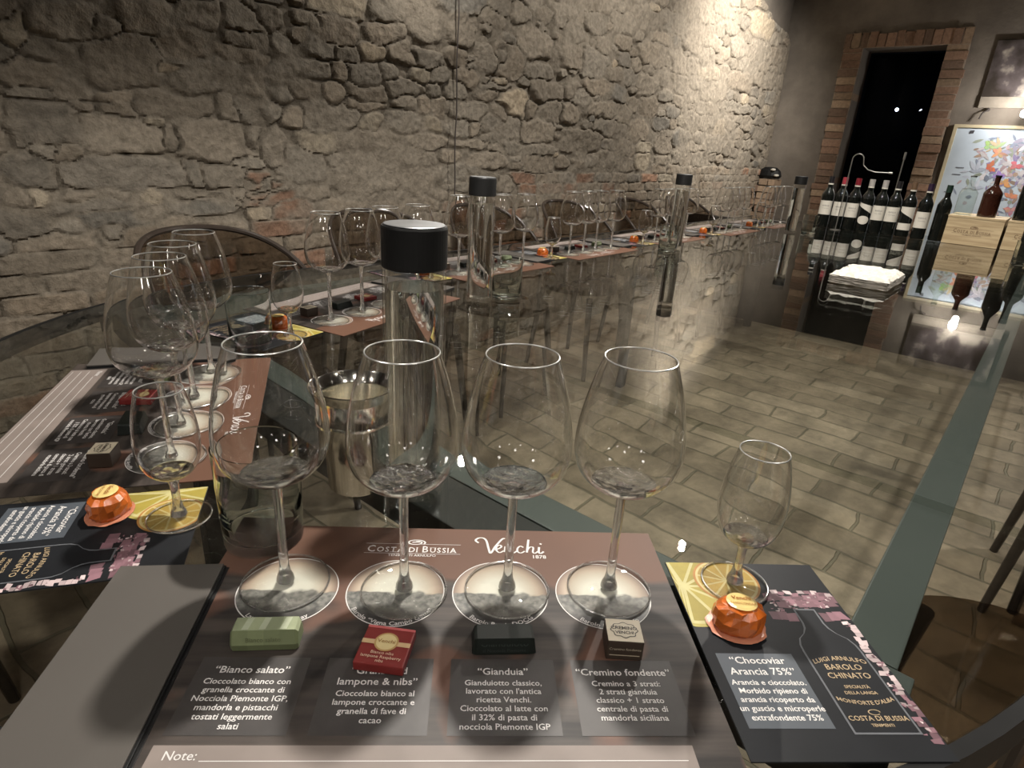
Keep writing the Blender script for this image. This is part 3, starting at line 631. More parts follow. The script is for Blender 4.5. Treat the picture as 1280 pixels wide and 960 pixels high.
add_text(bm, 'Note:', -.171, -.1075, .0004, .0092, 'LEFT', mi=1, bold=.00005)
for k in range(4):
    y = -.1085-.0115*k; poly(bm, [(-.147 if k == 0 else -.172, y), (.172, y), (.172, y+.0006), (-.147 if k == 0 else -.172, y+.0006)], .0004, 1)
obj('note_strip', bm, [M['taupe'], M['white']], mat_o, loc=(0, 0, MT))
# chocolate card to the right of the mat
bm = bmesh.new(); box(bm, -.074, .074, -.105, .105, 0, MT)
card = obj('tasting_card', bm, M['card']); tag(card, '', 'card')
bm = bmesh.new()                              # printed citrus slices, clipped by the card's corner
def slice_(cx, cy, r, pulp, rind, pale, z):
    cl = lambda p: (min(.0735, max(-.0735, p[0])), min(.1045, max(-.1045, p[1])))
    paint(bm, [poly(bm, [cl(p) for p in circ(cx, cy, r, 60)], z)], rind); paint(bm, [poly(bm, [cl(p) for p in circ(cx, cy, r*.93, 60)], z+.0001)], pale)
    for k in range(11):
        a0 = 2*math.pi*(k+.07)/11; a1 = 2*math.pi*(k+.93)/11
        pts = [(cx+r*.10*math.cos((a0+a1)/2), cy+r*.10*math.sin((a0+a1)/2))] + [(cx+r*.86*math.cos(a0+(a1-a0)*t/6), cy+r*.86*math.sin(a0+(a1-a0)*t/6)) for t in range(7)]
        pts = [cl(p) for p in pts]; v = R.uniform(.8, 1.15)
        ar = sum(pts[i][0]*pts[(i+1) % 8][1]-pts[(i+1) % 8][0]*pts[i][1] for i in range(8))
        if abs(ar) > 2e-6: paint(bm, [poly(bm, pts, z+.0002)], [c*v for c in pulp])
slice_(-.066, .070, .052, (.29, .235, .042), (.34, .29, .075), (.45, .41, .19), .0002)
slice_(-.022, .078, .031, (.36, .24, .05), (.36, .17, .04), (.48, .40, .18), .0006)
obj('citrus_print', bm, M['tint'], card, loc=(0, 0, MT))
bm = bmesh.new(); poly(bm, [(-.0650, -.080), (-.001, -.080), (-.001, -.011), (-.0650, -.011)], .0002)
for t, y, sz in (('\u201cChocoviar', -.0215, .0098), ('Arancia 75%\u201d', -.0325, .0098), ('Arancia e cioccolato.', -.0422, .0070), ('Morbido ripieno di', -.0500, .0070), ('arancia ricoperto da', -.0578, .0070), ('un guscio e microperle', -.0656, .0070), ('extrafondente 75%', -.0734, .0070)):
    add_text(bm, t, -.033, y, .0004, sz, mi=1, bold=.0001)
obj('text_panel', bm, [M['slate'], M['white']], card, loc=(0, 0, MT))
bm = bmesh.new()                              # the printed liqueur bottle with its pale outline
def bot_pts(k):
    w_, nk = .0240+k, .0085+k
    return [(-w_, -.083-k), (w_, -.083-k), (w_, -.008), (w_*.97, -.001), (w_*.85, .006), (w_*.58, .012), (nk*1.15, .018), (nk, .024), (nk, .040+k), (-nk, .040+k), (-nk, .024), (-nk*1.15, .018), (-w_*.58, .012), (-w_*.85, .006), (-w_*.97, -.001), (-w_, -.008)]
poly(bm, bot_pts(.0016), .0003, 1); poly(bm, bot_pts(0), .0004, 0)
arc = lambda s_: (lambda x, y: (x, y + s_*x*x*8, 0))
for t, y, sz, wp in (('LUIGI ARNULFO', -.0175, .0062, arc(-1)), ('BAROLO', -.0270, .0078, None), ('CHINATO', -.0355, .0078, None), ('SPECIALIT\u00c0', -.0450, .0040, None), ('DELLA LANGA', -.0505, .0040, None), ("MONFORTE D'ALBA", -.0600, .0050, arc(1)), ('COSTA DI BUSSIA', -.0735, .0058, None), ('TENIMENTI', -.0785, .0034, None)):
    add_text(bm, t, 0, y, .0006, sz, mi=2, bold=.00005, warp=wp)
ribbon(bm, [(.0045*math.cos(a), -.0665+.0022*math.sin(a)) for a in [t*.5 for t in range(12)]], .0004, .0006, 2)
obj('bottle_print', bm, [M['card'], M['outline'], M['gold']], card, loc=(.0360, 0, MT))
bm = bmesh.new()                              # pink salt crystals
rc = random.Random(5); zc = [.0001]
def crystal(x, y, w_, h_, light=False):
    zc[0] += .0000012; sk = rc.uniform(-.3, .3)
    pts = [(x+rc.uniform(-.0008, .0008)+dx*w_+dy*h_*sk, y+rc.uniform(-.0008, .0008)+dy*h_) for dx, dy in ((-.5, -.5), (.5, -.5), (.5, .5), (-.5, .5))]
    pts = [(min(.0735, max(-.073, p[0])), p[1]) for p in pts]; v = rc.uniform(.45, 1.2)
    try: paint(bm, [poly(bm, pts, zc[0])], (.50*v, .40*v, .40*v) if light else (.20*v, .105*v, .125*v))
    except Exception: pass
for k in range(10): crystal(.010+.0066*k, .056+rc.uniform(-.003, .003), .010, .010); crystal(.012+.0064*k, .0625+rc.uniform(-.002, .002), .006, .005, k % 2)
for k in range(6): crystal(.020+.009*k, .048+rc.uniform(-.002, .002), .011, .008)
for x in (.006, .014, .021, .052, .060, .067): crystal(x, .033+rc.uniform(-.002, .002), .009, .010)
for k in range(60): crystal(rc.uniform(.006, .072), rc.gauss(.050, .007), rc.uniform(.001, .004), rc.uniform(.001, .003), rc.random() < .4)
for k in range(26): crystal(.0690+rc.uniform(-.003, .003), .025-.0046*k, rc.uniform(.005, .009), rc.uniform(.0035, .006), k < 17)
for k in range(30): crystal(rc.uniform(.063, .073), rc.uniform(-.100, .03), rc.uniform(.001, .004), rc.uniform(.001, .003), rc.random() < .5)
obj('crystal_print', bm, M['tint'], card, loc=(0, 0, MT))
# grey folder to the left of the mat
folder = thing('menu_folder', '', 'folder')
bm = bmesh.new(); box(bm, -.0440, .0440, -.105, .105, .0042, .0058, 0, .0004); obj('front_cover', bm, M['paper_grey'], folder)
bm = bmesh.new(); box(bm, -.0435, .0458, -.1045, .1045, .0022, .0040, 0, .0003); obj('inner_sheet', bm, M['black'], folder)
bm = bmesh.new(); box(bm, -.0440, .0482, -.105, .105, .0, .0018, 0, .0003); obj('back_cover', bm, M['black'], folder)
# the five chocolates
def choc(name): return thing(name, '', 'chocolate')
green = choc('wrapped_chocolate'); bm = bmesh.new()
pr = [(-.0105, 0), (.0105, 0), (.0115, .006), (.0070, .0165), (-.0070, .0165), (-.0115, .006)]
secs = [(-.0255, .80), (-.0235, 1.0), (-.012, 1.01), (0, 1.0), (.012, 1.01), (.0235, 1.0), (.0255, .80)]
rg = [[bm.verts.new((x, p[0]*k, .0004+p[1]*(k if p[1] > 0 else 1))) for p in pr] for x, k in secs]
rj = random.Random(2)
for a, b_ in zip(rg, rg[1:]):
    for i in range(6):
        f = bm.faces.new((a[i], a[(i+1) % 6], b_[(i+1) % 6], b_[i])); v = rj.uniform(.85, 1.15)
        paint(bm, [f], (.24*v, .27*v, .165*v) if i in (2, 3) else (.15*v, .175*v, .09*v))
for r_ in (rg[0][::-1], rg[-1]): paint(bm, [bm.faces.new(r_)], (.16, .20, .10))
obj('paper_wrapper', bm, M['wrap'], green)
bm = bmesh.new()
for x in (-.017, -.004, .012): paint(bm, [poly(bm, [(x, -.0063, .0172), (x+.005, -.0063, .0172), (x+.007, .0063, .0172), (x+.002, .0063, .0172)])], (.36, .39, .28))
tm = Matrix.Translation((0, -.0112, .0110)) @ Matrix.Rotation(math.radians(67), 4, 'X')
add_text(bm, 'Bianco salato', 0, -.0015, 0, .0050, mat=tm, tint=(.09, .10, .05))
obj('label_print', bm, M['wrap'], green)
red = choc('wrapped_chocolate'); bm = bmesh.new(); fs = box(bm, -.0195, .0195, -.0195, .0195, .0003, .0085, 0, .0012)
paint(bm, bm.faces, (.17, .018, .016)); obj('paper_wrapper', bm, M['wrap'], red); bm = bmesh.new(); z = .0088
paint(bm, [poly(bm, [(-.0192, .000), (.0192, .000), (.0192, .0045), (-.0192, .0045)], z)], (.52, .36, .20))
paint(bm, [poly(bm, circ(0, .0030, .0095, 32), z+.0002)], (.40, .26, .10)); paint(bm, [poly(bm, circ(0, .0030, .0080, 32), z+.0003)], (.58, .47, .24))
add_text(bm, 'Venchi', 0, .0018, z+.0005, .0052, tint=(.25, .12, .03), bold=.00006)
for t, y in (('Bianco nibs', -.0095), ('lampone Raspberry', -.0135), ('nibs', -.0172)): add_text(bm, t, 0, y, z+.0004, .0040, tint=(.62, .50, .36))
paint(bm, [poly(bm, [(-.0192, .0165), (.0192, .0165), (.0192, .0190), (-.0192, .0190)], z)], (.45, .10, .10)); obj('label_print', bm, M['wrap'], red)
blk = choc('wrapped_chocolate'); bm = bmesh.new()
pr = [(-.0120, 0), (.0120, 0), (.0075, .0125), (-.0095, .0140)]
rg = [[bm.verts.new((x*k2 if j in (2, 3) else x, p[0]*k, .0004+p[1]*k3)) for j, p in enumerate(pr)] for x, k, k2, k3 in ((-.0255, .9, .93, .9), (-.022, 1, .98, 1), (.022, 1, .98, 1), (.0255, .9, .93, .9))]
for a, b_ in zip(rg, rg[1:]):
    for i in range(4): bm.faces.new((a[i], a[(i+1) % 4], b_[(i+1) % 4], b_[i]))
bm.faces.new(rg[0][::-1]); bm.faces.new(rg[-1]); paint(bm, bm.faces, (.006, .009, .007)); obj('foil_wrapper', bm, M['wrap'], blk)
bm = bmesh.new(); tm = Matrix.Translation((0, -.0110, .0065)) @ Matrix.Rotation(math.radians(78), 4, 'X')
add_text(bm, 'Gianduioto', 0, .0008, 0, .0085, mat=tm, tint=(.028, .036, .032)); add_text(bm, 'al Nocciola Piemonte', 0, -.0040, 0, .0040, mat=tm, tint=(.030, .036, .034)); obj('label_print', bm, M['wrap'], blk)
cube = choc('wrapped_chocolate'); bm = bmesh.new(); box(bm, -.0145, .0145, -.0125, .0125, .0003, .0185, 0, .0012); paint(bm, bm.faces, (.040, .026, .018)); obj('paper_wrapper', bm, M['wrap'], cube)
bm = bmesh.new(); z = .0188; paint(bm, [poly(bm, [(-.0140, -.0120), (.0140, -.0120), (.0140, .0120), (-.0140, .0120)], z)], (.55, .48, .36))
paint(bm, [poly(bm, [(x*.0106, y*.0082) for x, y in [(math.cos(a)*(1+.08*math.cos(8*a)), math.sin(a)*(1+.08*math.cos(8*a))) for a in [2*math.pi*i/48 for i in range(48)]]], z+.0002)], (.03, .022, .018))
paint(bm, [poly(bm, [(x*.0098, y*.0074) for x, y in [(math.cos(a)*(1+.08*math.cos(8*a)), math.sin(a)*(1+.08*math.cos(8*a))) for a in [2*math.pi*i/48 for i in range(48)]]], z+.0003)], (.50, .44, .33))
add_text(bm, 'CREMINO', 0, .0005, z+.0005, .0048, tint=(.03, .02, .015), bold=.0001); add_text(bm, 'VENCHI', 0, -.0042, z+.0005, .0042, tint=(.03, .02, .015), bold=.0001)
tm = Matrix.Translation((0, -.0127, .0100)) @ Matrix.Rotation(math.radians(90), 4, 'X')
add_text(bm, 'Cremino fondente', 0, .0002, 0, .0034, mat=tm, tint=(.42, .36, .27)); paint(bm, [poly(bm, [tm @ Vector(p) for p in ((-.012, -.0052, 0), (.012, -.0052, 0), (.012, -.0044, 0), (-.012, -.0044, 0))])], (.45, .38, .28)); obj('label_print', bm, M['wrap'], cube)
orange = choc('foil_wrapped_praline'); bm = bmesh.new(); ro = random.Random(9); seg = 18
lv = [(.0, .0004), (.0190, .0004), (.0215, .006), (.0220, .013), (.0195, .0200), (.0150, .0245), (.0, .0265)]
rg = []
for r_, z in lv:
    if r_ == 0: rg.append([bm.verts.new((0, 0, z))])
    else: rg.append([bm.verts.new(((r_+ro.uniform(-.0020, .0020))*math.cos(6.2832*i/seg), .86*(r_+ro.uniform(-.0020, .0020))*math.sin(6.2832*i/seg), z+ro.uniform(-.0008, .0008)*(z > .001))) for i in range(seg)])
for a, b_ in zip(rg, rg[1:]):
    for i in range(seg):
        j = (i+1) % seg; v = ro.uniform(.75, 1.2); c = (.46*v, .105*v, .014*v)
        if len(a) == 1: fs = [bm.faces.new((a[0], b_[j], b_[i]))]
        elif len(b_) == 1: fs = [bm.faces.new((a[i], a[j], b_[0]))]
        else: fs = [bm.faces.new((a[i], a[j], b_[j])), bm.faces.new((a[i], b_[j], b_[i]))]
        paint(bm, fs, c)
obj('foil_wrapper', bm, M['foil'], orange)
bm = bmesh.new(); lathe(bm, [(0, .0264), (.0105, .0262), (.0130, .0254)], 20); 
for v in bm.verts: v.co.y *= .86; v.co.z += .0012
paint(bm, bm.faces, (.62, .47, .18)); add_text(bm, 'Venchi', 0, .0010, .0282, .0060, tint=(.30, .11, .03), bold=.0001); add_text(bm, 'CHOCOVIAR', 0, -.0050, .0282, .0038, tint=(.30, .11, .03)); obj('label_print', bm, M['foil'], orange)
bm = bmesh.new(); lathe(bm, [(0, .0001), (.0235, .0001), (.0255, .0012), (.0235, .0015), (0, .0015)], 24)
for v in bm.verts: v.co.y *= .86; v.co.x *= 1+.05*math.sin(9*math.atan2(v.co.y, v.co.x))
paint(bm, bm.faces, (.50, .20, .12)); obj('foil_skirt', bm, M['foil'], orange)
# layout of one setting, in its own axes (x to the guest's right, y away from the guest)
FX = ((-.142, .0614), (-.0360, .0540), (.0560, .0567), (.1500, .0600))
LAY = [('mat', mat_o, (0, 0, 0, 0)), ('card', card, (.2890, -.0040, 0, 0)), ('folder', folder, (-.2395, -.0270, 0, 4.0))]
LAY += [('glass%d' % i, big, (FX[i][0], FX[i][1], MT+.0008, 0)) for i in range(4)]
LAY += [('port', port, (.2733, .0707, MT+.0010, 0)), ('green', green, (-.136, -.0065, MT+.0004, 3)), ('red', red, (-.0420, -.0190, MT+.0004, -9)), ('black', blk, (.0507, -.0070, MT+.0004, 2)), ('cube', cube, (.1470, -.0110, MT+.0004, -4)), ('orange', orange, (.2530, .0150, MT+.0006, -6))]
A_ = TA + math.pi
def WP(u, n): return (UX*u-UY*n, UY*u+UX*n)
SET = [('near', (-.045, .387), math.radians(3.9)), ('left', (-.506, .768), math.radians(-72.5)),
       ('A', WP(.849, 1.192), A_+math.radians(11.8)), ('B', WP(1.45, 1.375), A_), ('C', WP(2.045, 1.398), A_), ('D', WP(2.70, 1.398), A_), ('E', WP(3.36, 1.375), A_), ('F', WP(3.98, 1.370), A_)]
WHERE = {'near': 'the front placemat', 'left': 'the sideways end placemat'}
ORD = ['first', 'second', 'third', 'fourth', 'fifth', 'sixth']
for i, k in enumerate('ABCDEF'): WHERE[k] = '%s wall-side placemat from the left' % ORD[i]
GN = ['first', 'second', 'third', 'fourth']
LAB = {'mat': ('brown printed placemat with coaster circles, %s', 'printed brown placemats'), 'card': ('black tasting card with citrus print, beside %s', 'black tasting cards'),
       'folder': ('grey brown menu folder with black edges, beside %s', 'grey menu folders'), 'port': ('small tasting glass on the black card beside %s', 'small tasting glasses'),
       'green': ('pale green wrapped chocolate bar on %s', 'wrapped chocolates'), 'red': ('flat red square chocolate on %s', 'wrapped chocolates'), 'black': ('black foil wrapped chocolate ingot on %s', 'wrapped chocolates'),
       'cube': ('brown cube chocolate with cream top on %s', 'wrapped chocolates'), 'orange': ('orange foil praline on the card beside %s', 'orange foil pralines')}
rl = random.Random(11)
for si, (key, O, ang) in enumerate(SET):
    ms = Matrix.Translation((O[0], O[1], T)) @ Matrix.Rotation(ang, 4, 'Z')
    flip = key not in ('near', 'left')
    for nm, proto, (x, y, z, a) in LAY:
        if key == 'left' and nm in ('card', 'port', 'orange'): x += .010; y += .010 if nm != 'port' else .022
        if key != 'near' and nm.startswith('glass'): x += rl.uniform(-.0008, .0008); y += rl.uniform(-.004, .004)
        if nm.startswith('glass'):
            i = int(nm[5]); i2 = 3-i if flip else i
            if key == 'left': lab = 'empty wine glass, %s from the front on %s' % (GN[3-i], WHERE[key])
            else: lab = 'empty wine glass, %s from left on %s' % (GN[i2], WHERE[key])
            grp = 'empty wine glasses'
        else: lab = LAB[nm][0] % WHERE[key]; grp = LAB[nm][1]
        if si == 0 and nm not in ('glass1', 'glass2', 'glass3'): r = proto; r['label'] = lab; r['group'] = grp
        else: r = dup(proto, lab, grp)
        r.matrix_world = ms @ Matrix.Translation((x, y, z)) @ Matrix.Rotation(math.radians(a), 4, 'Z')
# ------------------------------------------------------------------ carafes, tumblers, steel cup
def carafe_proto():
    t = thing('water_carafe', '', 'carafe'); bm = bmesh.new(); r = .0322
    lathe(bm, [(0, .0003), (r-.003, .0003), (r, .003), (r, .2560), (r-.002, .2600), (r-.004, .2620), (r-.0045, .2600), (r-.0026, .2560), (r-.0022, .0105), (0, .0095)], 48); obj('glass_body', bm, M['clear'], t, True)
    bm = bmesh.new(); lathe(bm, [(0, .0100), (r-.0032, .0112), (r-.0026, .014), (r-.0026, .2380), (0, .2380)], 48); obj('water', bm, M['water'], t, True)
    bm = bmesh.new(); lathe(bm, [(0, .2575), (.0315, .2575), (.0327, .2590), (.0327, .2965), (.0318, .2985), (0, .2985)], 48); obj('screw_cap', bm, M['black'], t)
    bm = bmesh.new(); lathe(bm, [(0, .2988), (.0300, .2988), (.0306, .2994), (.0296, .3000), (0, .3000)], 48); obj('cap_disc', bm, M['cap_top'], t)
    return t
def tumbler_proto():
    t = thing('water_tumbler', '', 'tumbler'); bm = bmesh.new()
    lathe(bm, [(0, .0002), (.0340, .0002), (.0368, .0025), (.0375, .02), (.0385, .06), (.0392, .1040), (.0386, .1046), (.0378, .1038), (.0368, .06), (.0352, .016), (.0330, .0115), (0, .0105)], 48); obj('glass_wall', bm, M['tumbler'], t, True)
    return t
car, tum = carafe_proto(), tumbler_proto()
CARS = [((-.105, .610), 'black-capped water carafe just behind the front wine glasses'), ((-.099, 1.521), 'black-capped water carafe standing tall in mid table, beside a tumbler'), (WP(2.47, 1.20), 'black-capped water carafe behind a greenish tumbler, before the third wall placemat'), (WP(3.70, 1.11), 'black-capped water carafe nearest the red wine bottles')]
for i, (p, l) in enumerate(CARS):
    o = car if i == 0 else dup(car, l); o['label'] = l; o['group'] = 'water carafes'; o.location = (p[0], p[1], T)
TUMS = [((-.236, .504), 'bluish tumbler just behind the leftmost front wine glass'), ((-.487, 1.072), 'tumbler behind the sideways placemat, near the orange praline'), ((-.030, 1.578), 'tumbler right beside the mid-table carafe'), (WP(2.36, 1.175), 'greenish tumbler in front of the third carafe from the left'), (WP(3.72, 1.02), 'tumbler beside the carafe nearest the wine bottles'), ((2.245, 2.800), 'tumbler at the right picture edge before the wooden crates')]
for i, (p, l) in enumerate(TUMS):
    o = tum if i == 0 else dup(tum, l); o['label'] = l; o['group'] = 'water tumblers'; o.location = (p[0], p[1], T)
cup = thing('steel_spittoon_cup', 'polished steel cup with flared rim behind the second front wine glass', 'steel cup', (-.172, .614, T))
bm = bmesh.new(); lathe(bm, [(0, .0004), (.0290, .0004), (.0318, .003), (.0345, .05), (.0362, .083), (.0372, .0845), (.0372, .0865), (.0364, .088), (.0385, .112), (.0375, .112), (.0352, .088), (.0330, .05), (.0300, .006), (0, .005)], 48); obj('cup_body', bm, M['steel'], cup, True)
bm = bmesh.new(); lathe(bm, [(.0378, .1125), (.0392, .1125), (.0440, .1240), (.0450, .1250), (.0440, .1256), (.0430, .1248), (.0376, .1135)], 48); obj('flared_rim', bm, M['steel'], cup, True)
bm = bmesh.new(); lathe(bm, [(.0362, .0840), (.0388, .0840), (.0388, .0866), (.0362, .0866)], 48); obj('band', bm, M['steel'], cup)
# ------------------------------------------------------------------ wine bottles at the far end
M['bottle'] = plain('dark_bottle_glass', (.006, .007, .006), .06)
M['label'] = plain('cream_label_paper', (.60, .57, .50), .7, 0, .03)
M['amber'] = plain('amber_bottle_glass', (.030, .010, .006), .08)
caps = {'black': (.012, .011, .012), 'red': (.30, .035, .05), 'dark red': (.17, .012, .02), 'silver': (.34, .32, .30), 'bronze': (.12, .075, .045), 'purple': (.022, .012, .03), 'green': (.012, .028, .02)}
for k, c in caps.items(): M['cap_'+k] = plain(k.replace(' ', '_')+'_capsule', c, .3)
def patch(bm, r, a0, a1, zf, n=16, mi=0):
    lo, hi = [], []
    for i in range(n+1):
        t = i/n; a = a0+(a1-a0)*t; z0, z1 = zf(t); x, y = r*math.cos(a), r*math.sin(a); lo.append(bm.verts.new((x, y, z0))); hi.append(bm.verts.new((x, y, z1)))
    for i in range(n):
        bm.faces.new((lo[i], lo[i+1], hi[i+1], hi[i])).material_index = mi
BODY = smooth_prof([(.0325, .001), (.0350, .006), (.0353, .02), (.0353, .10), (.0353, .180), (.0340, .198), (.0260, .216), (.0170, .232), (.0145, .245), (.0140, .300)], 4)
def wine_bottle(u, n, cap, kind, label, k=1.0):
    p = P3(u, n); t = thing('wine_bottle', label, 'wine bottle', p, math.atan2(-p.y, -p.x), 'red wine bottles in a row')
    bm = bmesh.new(); lathe(bm, [(0, .003)] + BODY + [(0, .300)], 32); obj('bottle_glass', bm, M['bottle'], t, True)
    bm = bmesh.new(); lathe(bm, [(.0146, .262), (.0152, .262), (.0150, .296), (.0146, .3015), (0, .3018), ], 24); obj('capsule', bm, M['cap_'+cap], t, True)
    if kind != 'none':
        bm = bmesh.new(); lathe(bm, [(.0147, .2540), (.0155, .2540), (.0155, .2615), (.0147, .2615)], 24); obj('neck_band', bm, M['label'], t, True)
        bm = bmesh.new(); r = .0357
        if kind == 'plain': patch(bm, r, -1.25, 1.25, lambda q: (.078, .160))
        elif kind == 'low': patch(bm, r, -1.3, 1.3, lambda q: (.062, .150))
        else:
            patch(bm, r, -1.3, 1.3, lambda q: (.105+.048*(1-q), .150+.020*(1-q)) if kind == 'slant' else (.100+.045*(1-q), .168))
            if kind == 'slant': patch(bm, r, -.95, .95, lambda q: (.072-.026*math.sqrt(max(0, 1-(2*q-1)**2)), .072+.022*math.sqrt(max(0, 1-(2*q-1)**2))))
            else: patch(bm, r, -1.1, 1.1, lambda q: (.040, .078))
        lb = obj('paper_label', bm, M['label'], t, True)
        bm = bmesh.new()
        for zz, sz, s in ((.128, .010, 'BAROLO'), (.114, .006, 'Costa di Bussia')):
            zb = zz-.015 if kind == 'low' else zz
            if kind in ('plain', 'low'): add_text(bm, s, 0, 0, 0, sz, warp=lambda x, y: ((r+.0004)*math.cos(x/r), (r+.0004)*math.sin(x/r), y+zb))
        if len(bm.verts): obj('label_lettering', bm, M['outline'], lb)
        else: bm.free()
    return t
SP = [(4.262, 1.100, 'black', 'plain', 'wine bottle with black neck, first at the left end of the row'), (4.255, 1.022, 'red', 'plain', 'wine bottle with bright red capsule'), (4.255, .948, 'dark red', 'plain', 'wine bottle with dark red capsule, third from left in the row'),
      (4.262, .876, 'silver', 'slant', 'silver-capped wine bottle with slanted label and oval label under it'), (4.255, .803, 'silver', 'plain', 'silver-capped wine bottle with one square label, middle of the row'), (4.250, .731, 'black', 'plain', 'wine bottle with dark grey capsule, sixth from left in the row'),
      (4.258, .656, 'bronze', 'slant2', 'bronze-capped wine bottle with slanted label and rectangular label under it'), (4.245, .574, 'purple', 'low', 'wine bottle with purple capsule and large low label'), (4.262, .488, 'green', 'none', 'dark wine bottle without a label, at the right end of the row')]
for s in SP: wine_bottle(*s)
# crates with bottles on top
m, nt, out = mat_new('pale_pine_boards')
tc = N(nt, 'ShaderNodeTexCoord'); mp = N(nt, 'ShaderNodeMapping'); mp.inputs['Scale'].default_value = (9, 4, 60); nt.links.new(tc.outputs['Object'], mp.inputs['Vector'])
n1 = N(nt, 'ShaderNodeTexNoise', i_Scale=1.0, i_Detail=5.0); nt.links.new(mp.outputs[0], n1.inputs['Vector'])
rp = N(nt, 'ShaderNodeValToRGB'); rp.color_ramp.elements[0].color = (.34, .25, .14, 1); rp.color_ramp.elements[1].color = (.52, .41, .25, 1); rp.color_ramp.elements[0].position = .35; rp.color_ramp.elements[1].position = .65
nt.links.new(n1.outputs['Fac'], rp.inputs['Fac']); b = N(nt, 'ShaderNodeBsdfPrincipled', i_Roughness=.6); nt.links.new(rp.outputs[0], b.inputs['Base Color']); nt.links.new(b.outputs[0], out.inputs[0])
M['pine'] = m
M['burnt'] = plain('burnt_in_print', (.14, .085, .045), .7, 0, .1)
def crate(u0, n0, n1, h, label, full=True):
    t = thing('wooden_wine_crate', label, 'crate', P3(u0, (n0+n1)/2), TA, 'wooden wine crates'); w_ = (n1-n0)/2; d = .32
    bm = bmesh.new(); box(bm, 0, .012, -w_, w_, .001, h-.010, 0, .001); obj('front_board', bm, M['pine'], t)
    bm = bmesh.new(); box(bm, .013, d, -w_, -w_+.010, .001, h-.010); box(bm, .013, d, w_-.010, w_, .001, h-.010); box(bm, d-.012, d, -w_+.011, w_-.011, .001, h-.010); box(bm, .013, d-.013, -w_+.011, w_-.011, .001, .010); obj('box_boards', bm, M['pine'], t)
    bm = bmesh.new(); box(bm, -.002, d+.002, -w_-.002, w_+.002, h-.0098, h, 0, .001); obj('lid', bm, M['pine'], t)
    bm = bmesh.new(); tb = bmesh.new(); logo_costa(tb, 0, 0, w_*1.35, 0)
    for v in tb.verts: v.co = Vector((-.0006, -v.co.x, h*.42+v.co.y))
    obj('burnt_lettering', tb, M['burnt'], t); bm.free()
    return t
crate(4.205, .195, .449, .152, 'pale wooden wine crate beside the last bottle of the row')
crate(4.215, -.085, .182, .152, 'pale wooden wine crate cut by the right picture edge')
def small_bottle(u, n, r, h, m, name, label, neck=.30, m2=None):
    t = thing(name, label, 'bottle', P3(u, n, .1525), 0); bm = bmesh.new()
    pr = smooth_prof([(r*.9, .001), (r, .006), (r, h*.45), (r*.98, h*.58), (r*.55, h*.70), (r*neck, h*.78), (r*neck, h*.97)], 4)
    lathe(bm, [(0, .001)] + pr + [(0, h*.97)], 28); obj('bottle_glass', bm, m, t, True)
    bm = bmesh.new(); lathe(bm, [(0, h*.965), (r*neck*1.18, h*.965), (r*neck*1.18, h*1.0), (0, h*1.0)], 20); obj('stopper', bm, m2 or M['black'], t)
M['clear_bottle'] = thin_glass('clear_bottle_glass', (.90, .93, .90), 1.5)
small_bottle(4.30, .400, .043, .205, M['clear_bottle'], 'clear_bottle', 'clear glass bottle standing on the wooden crate', .3, M['cap_top'])
small_bottle(4.30, .292, .043, .215, M['amber'], 'amber_bottle', 'brown amber bottle standing on the wooden crate')
small_bottle(4.30, .135, .043, .30, M['bottle'], 'dark_bottle', 'tall dark bottle on the crate at the right picture edge')
d_ = thing('dark_bottle', 'dark green bottle standing on the glass behind the right-hand tumbler', 'bottle', P3(3.80, .055)); bm = bmesh.new()
lathe(bm, [(0, .001)] + smooth_prof([(.040, .001), (.043, .006), (.043, .15), (.041, .175), (.024, .200), (.0165, .215), (.0155, .285)], 4) + [(0, .285)], 32); obj('bottle_glass', bm, M['bottle'], d_, True)
bm = bmesh.new(); lathe(bm, [(0, .2855), (.0178, .2855), (.0178, .306), (0, .306)], 24); obj('stopper', bm, M['black'], d_)
# stone slab with a rough white top
sl = thing('stone_slab', 'grey stone slab with a rough white top lying before the wine bottles', 'stone slab', P3(2.41, .435), TA)
bm = bmesh.new(); box(bm, -.135, .135, -.088, .088, .001, .028, 0, .005); bmesh.ops.subdivide_edges(bm, edges=bm.edges, cuts=5, use_grid_fill=True)
rs_ = random.Random(4)
for v in bm.verts:
    if v.co.z > .003: v.co += Vector((rs_.uniform(-.004, .004), rs_.uniform(-.004, .004), rs_.uniform(-.002, .002)))
M['slab'] = plain('grey_limestone', (.24, .22, .19), .9, 0, .25, 30, .004); obj('slab_body', bm, M['slab'], sl)
bm = bmesh.new(); g = [[None]*17 for _ in range(23)]
for i in range(23):
    for j in range(17):
        x, y = -.136+.272*i/22, -.089+.178*j/16; e = min(i, 22-i, j, 16-j); g[i][j] = bm.verts.new((x+rs_.uniform(-.003, .003), y+rs_.uniform(-.003, .003), .0285 + (rs_.uniform(.004, .014) if e else 0)))
for i in range(22):
    for j in range(16): bm.faces.new((g[i][j], g[i+1][j], g[i+1][j+1], g[i][j+1]))
M['chalk'] = plain('rough_white_stone', (.46, .44, .39), .95, 0, .12, 60, .003); obj('rough_top', bm, M['chalk'], sl)
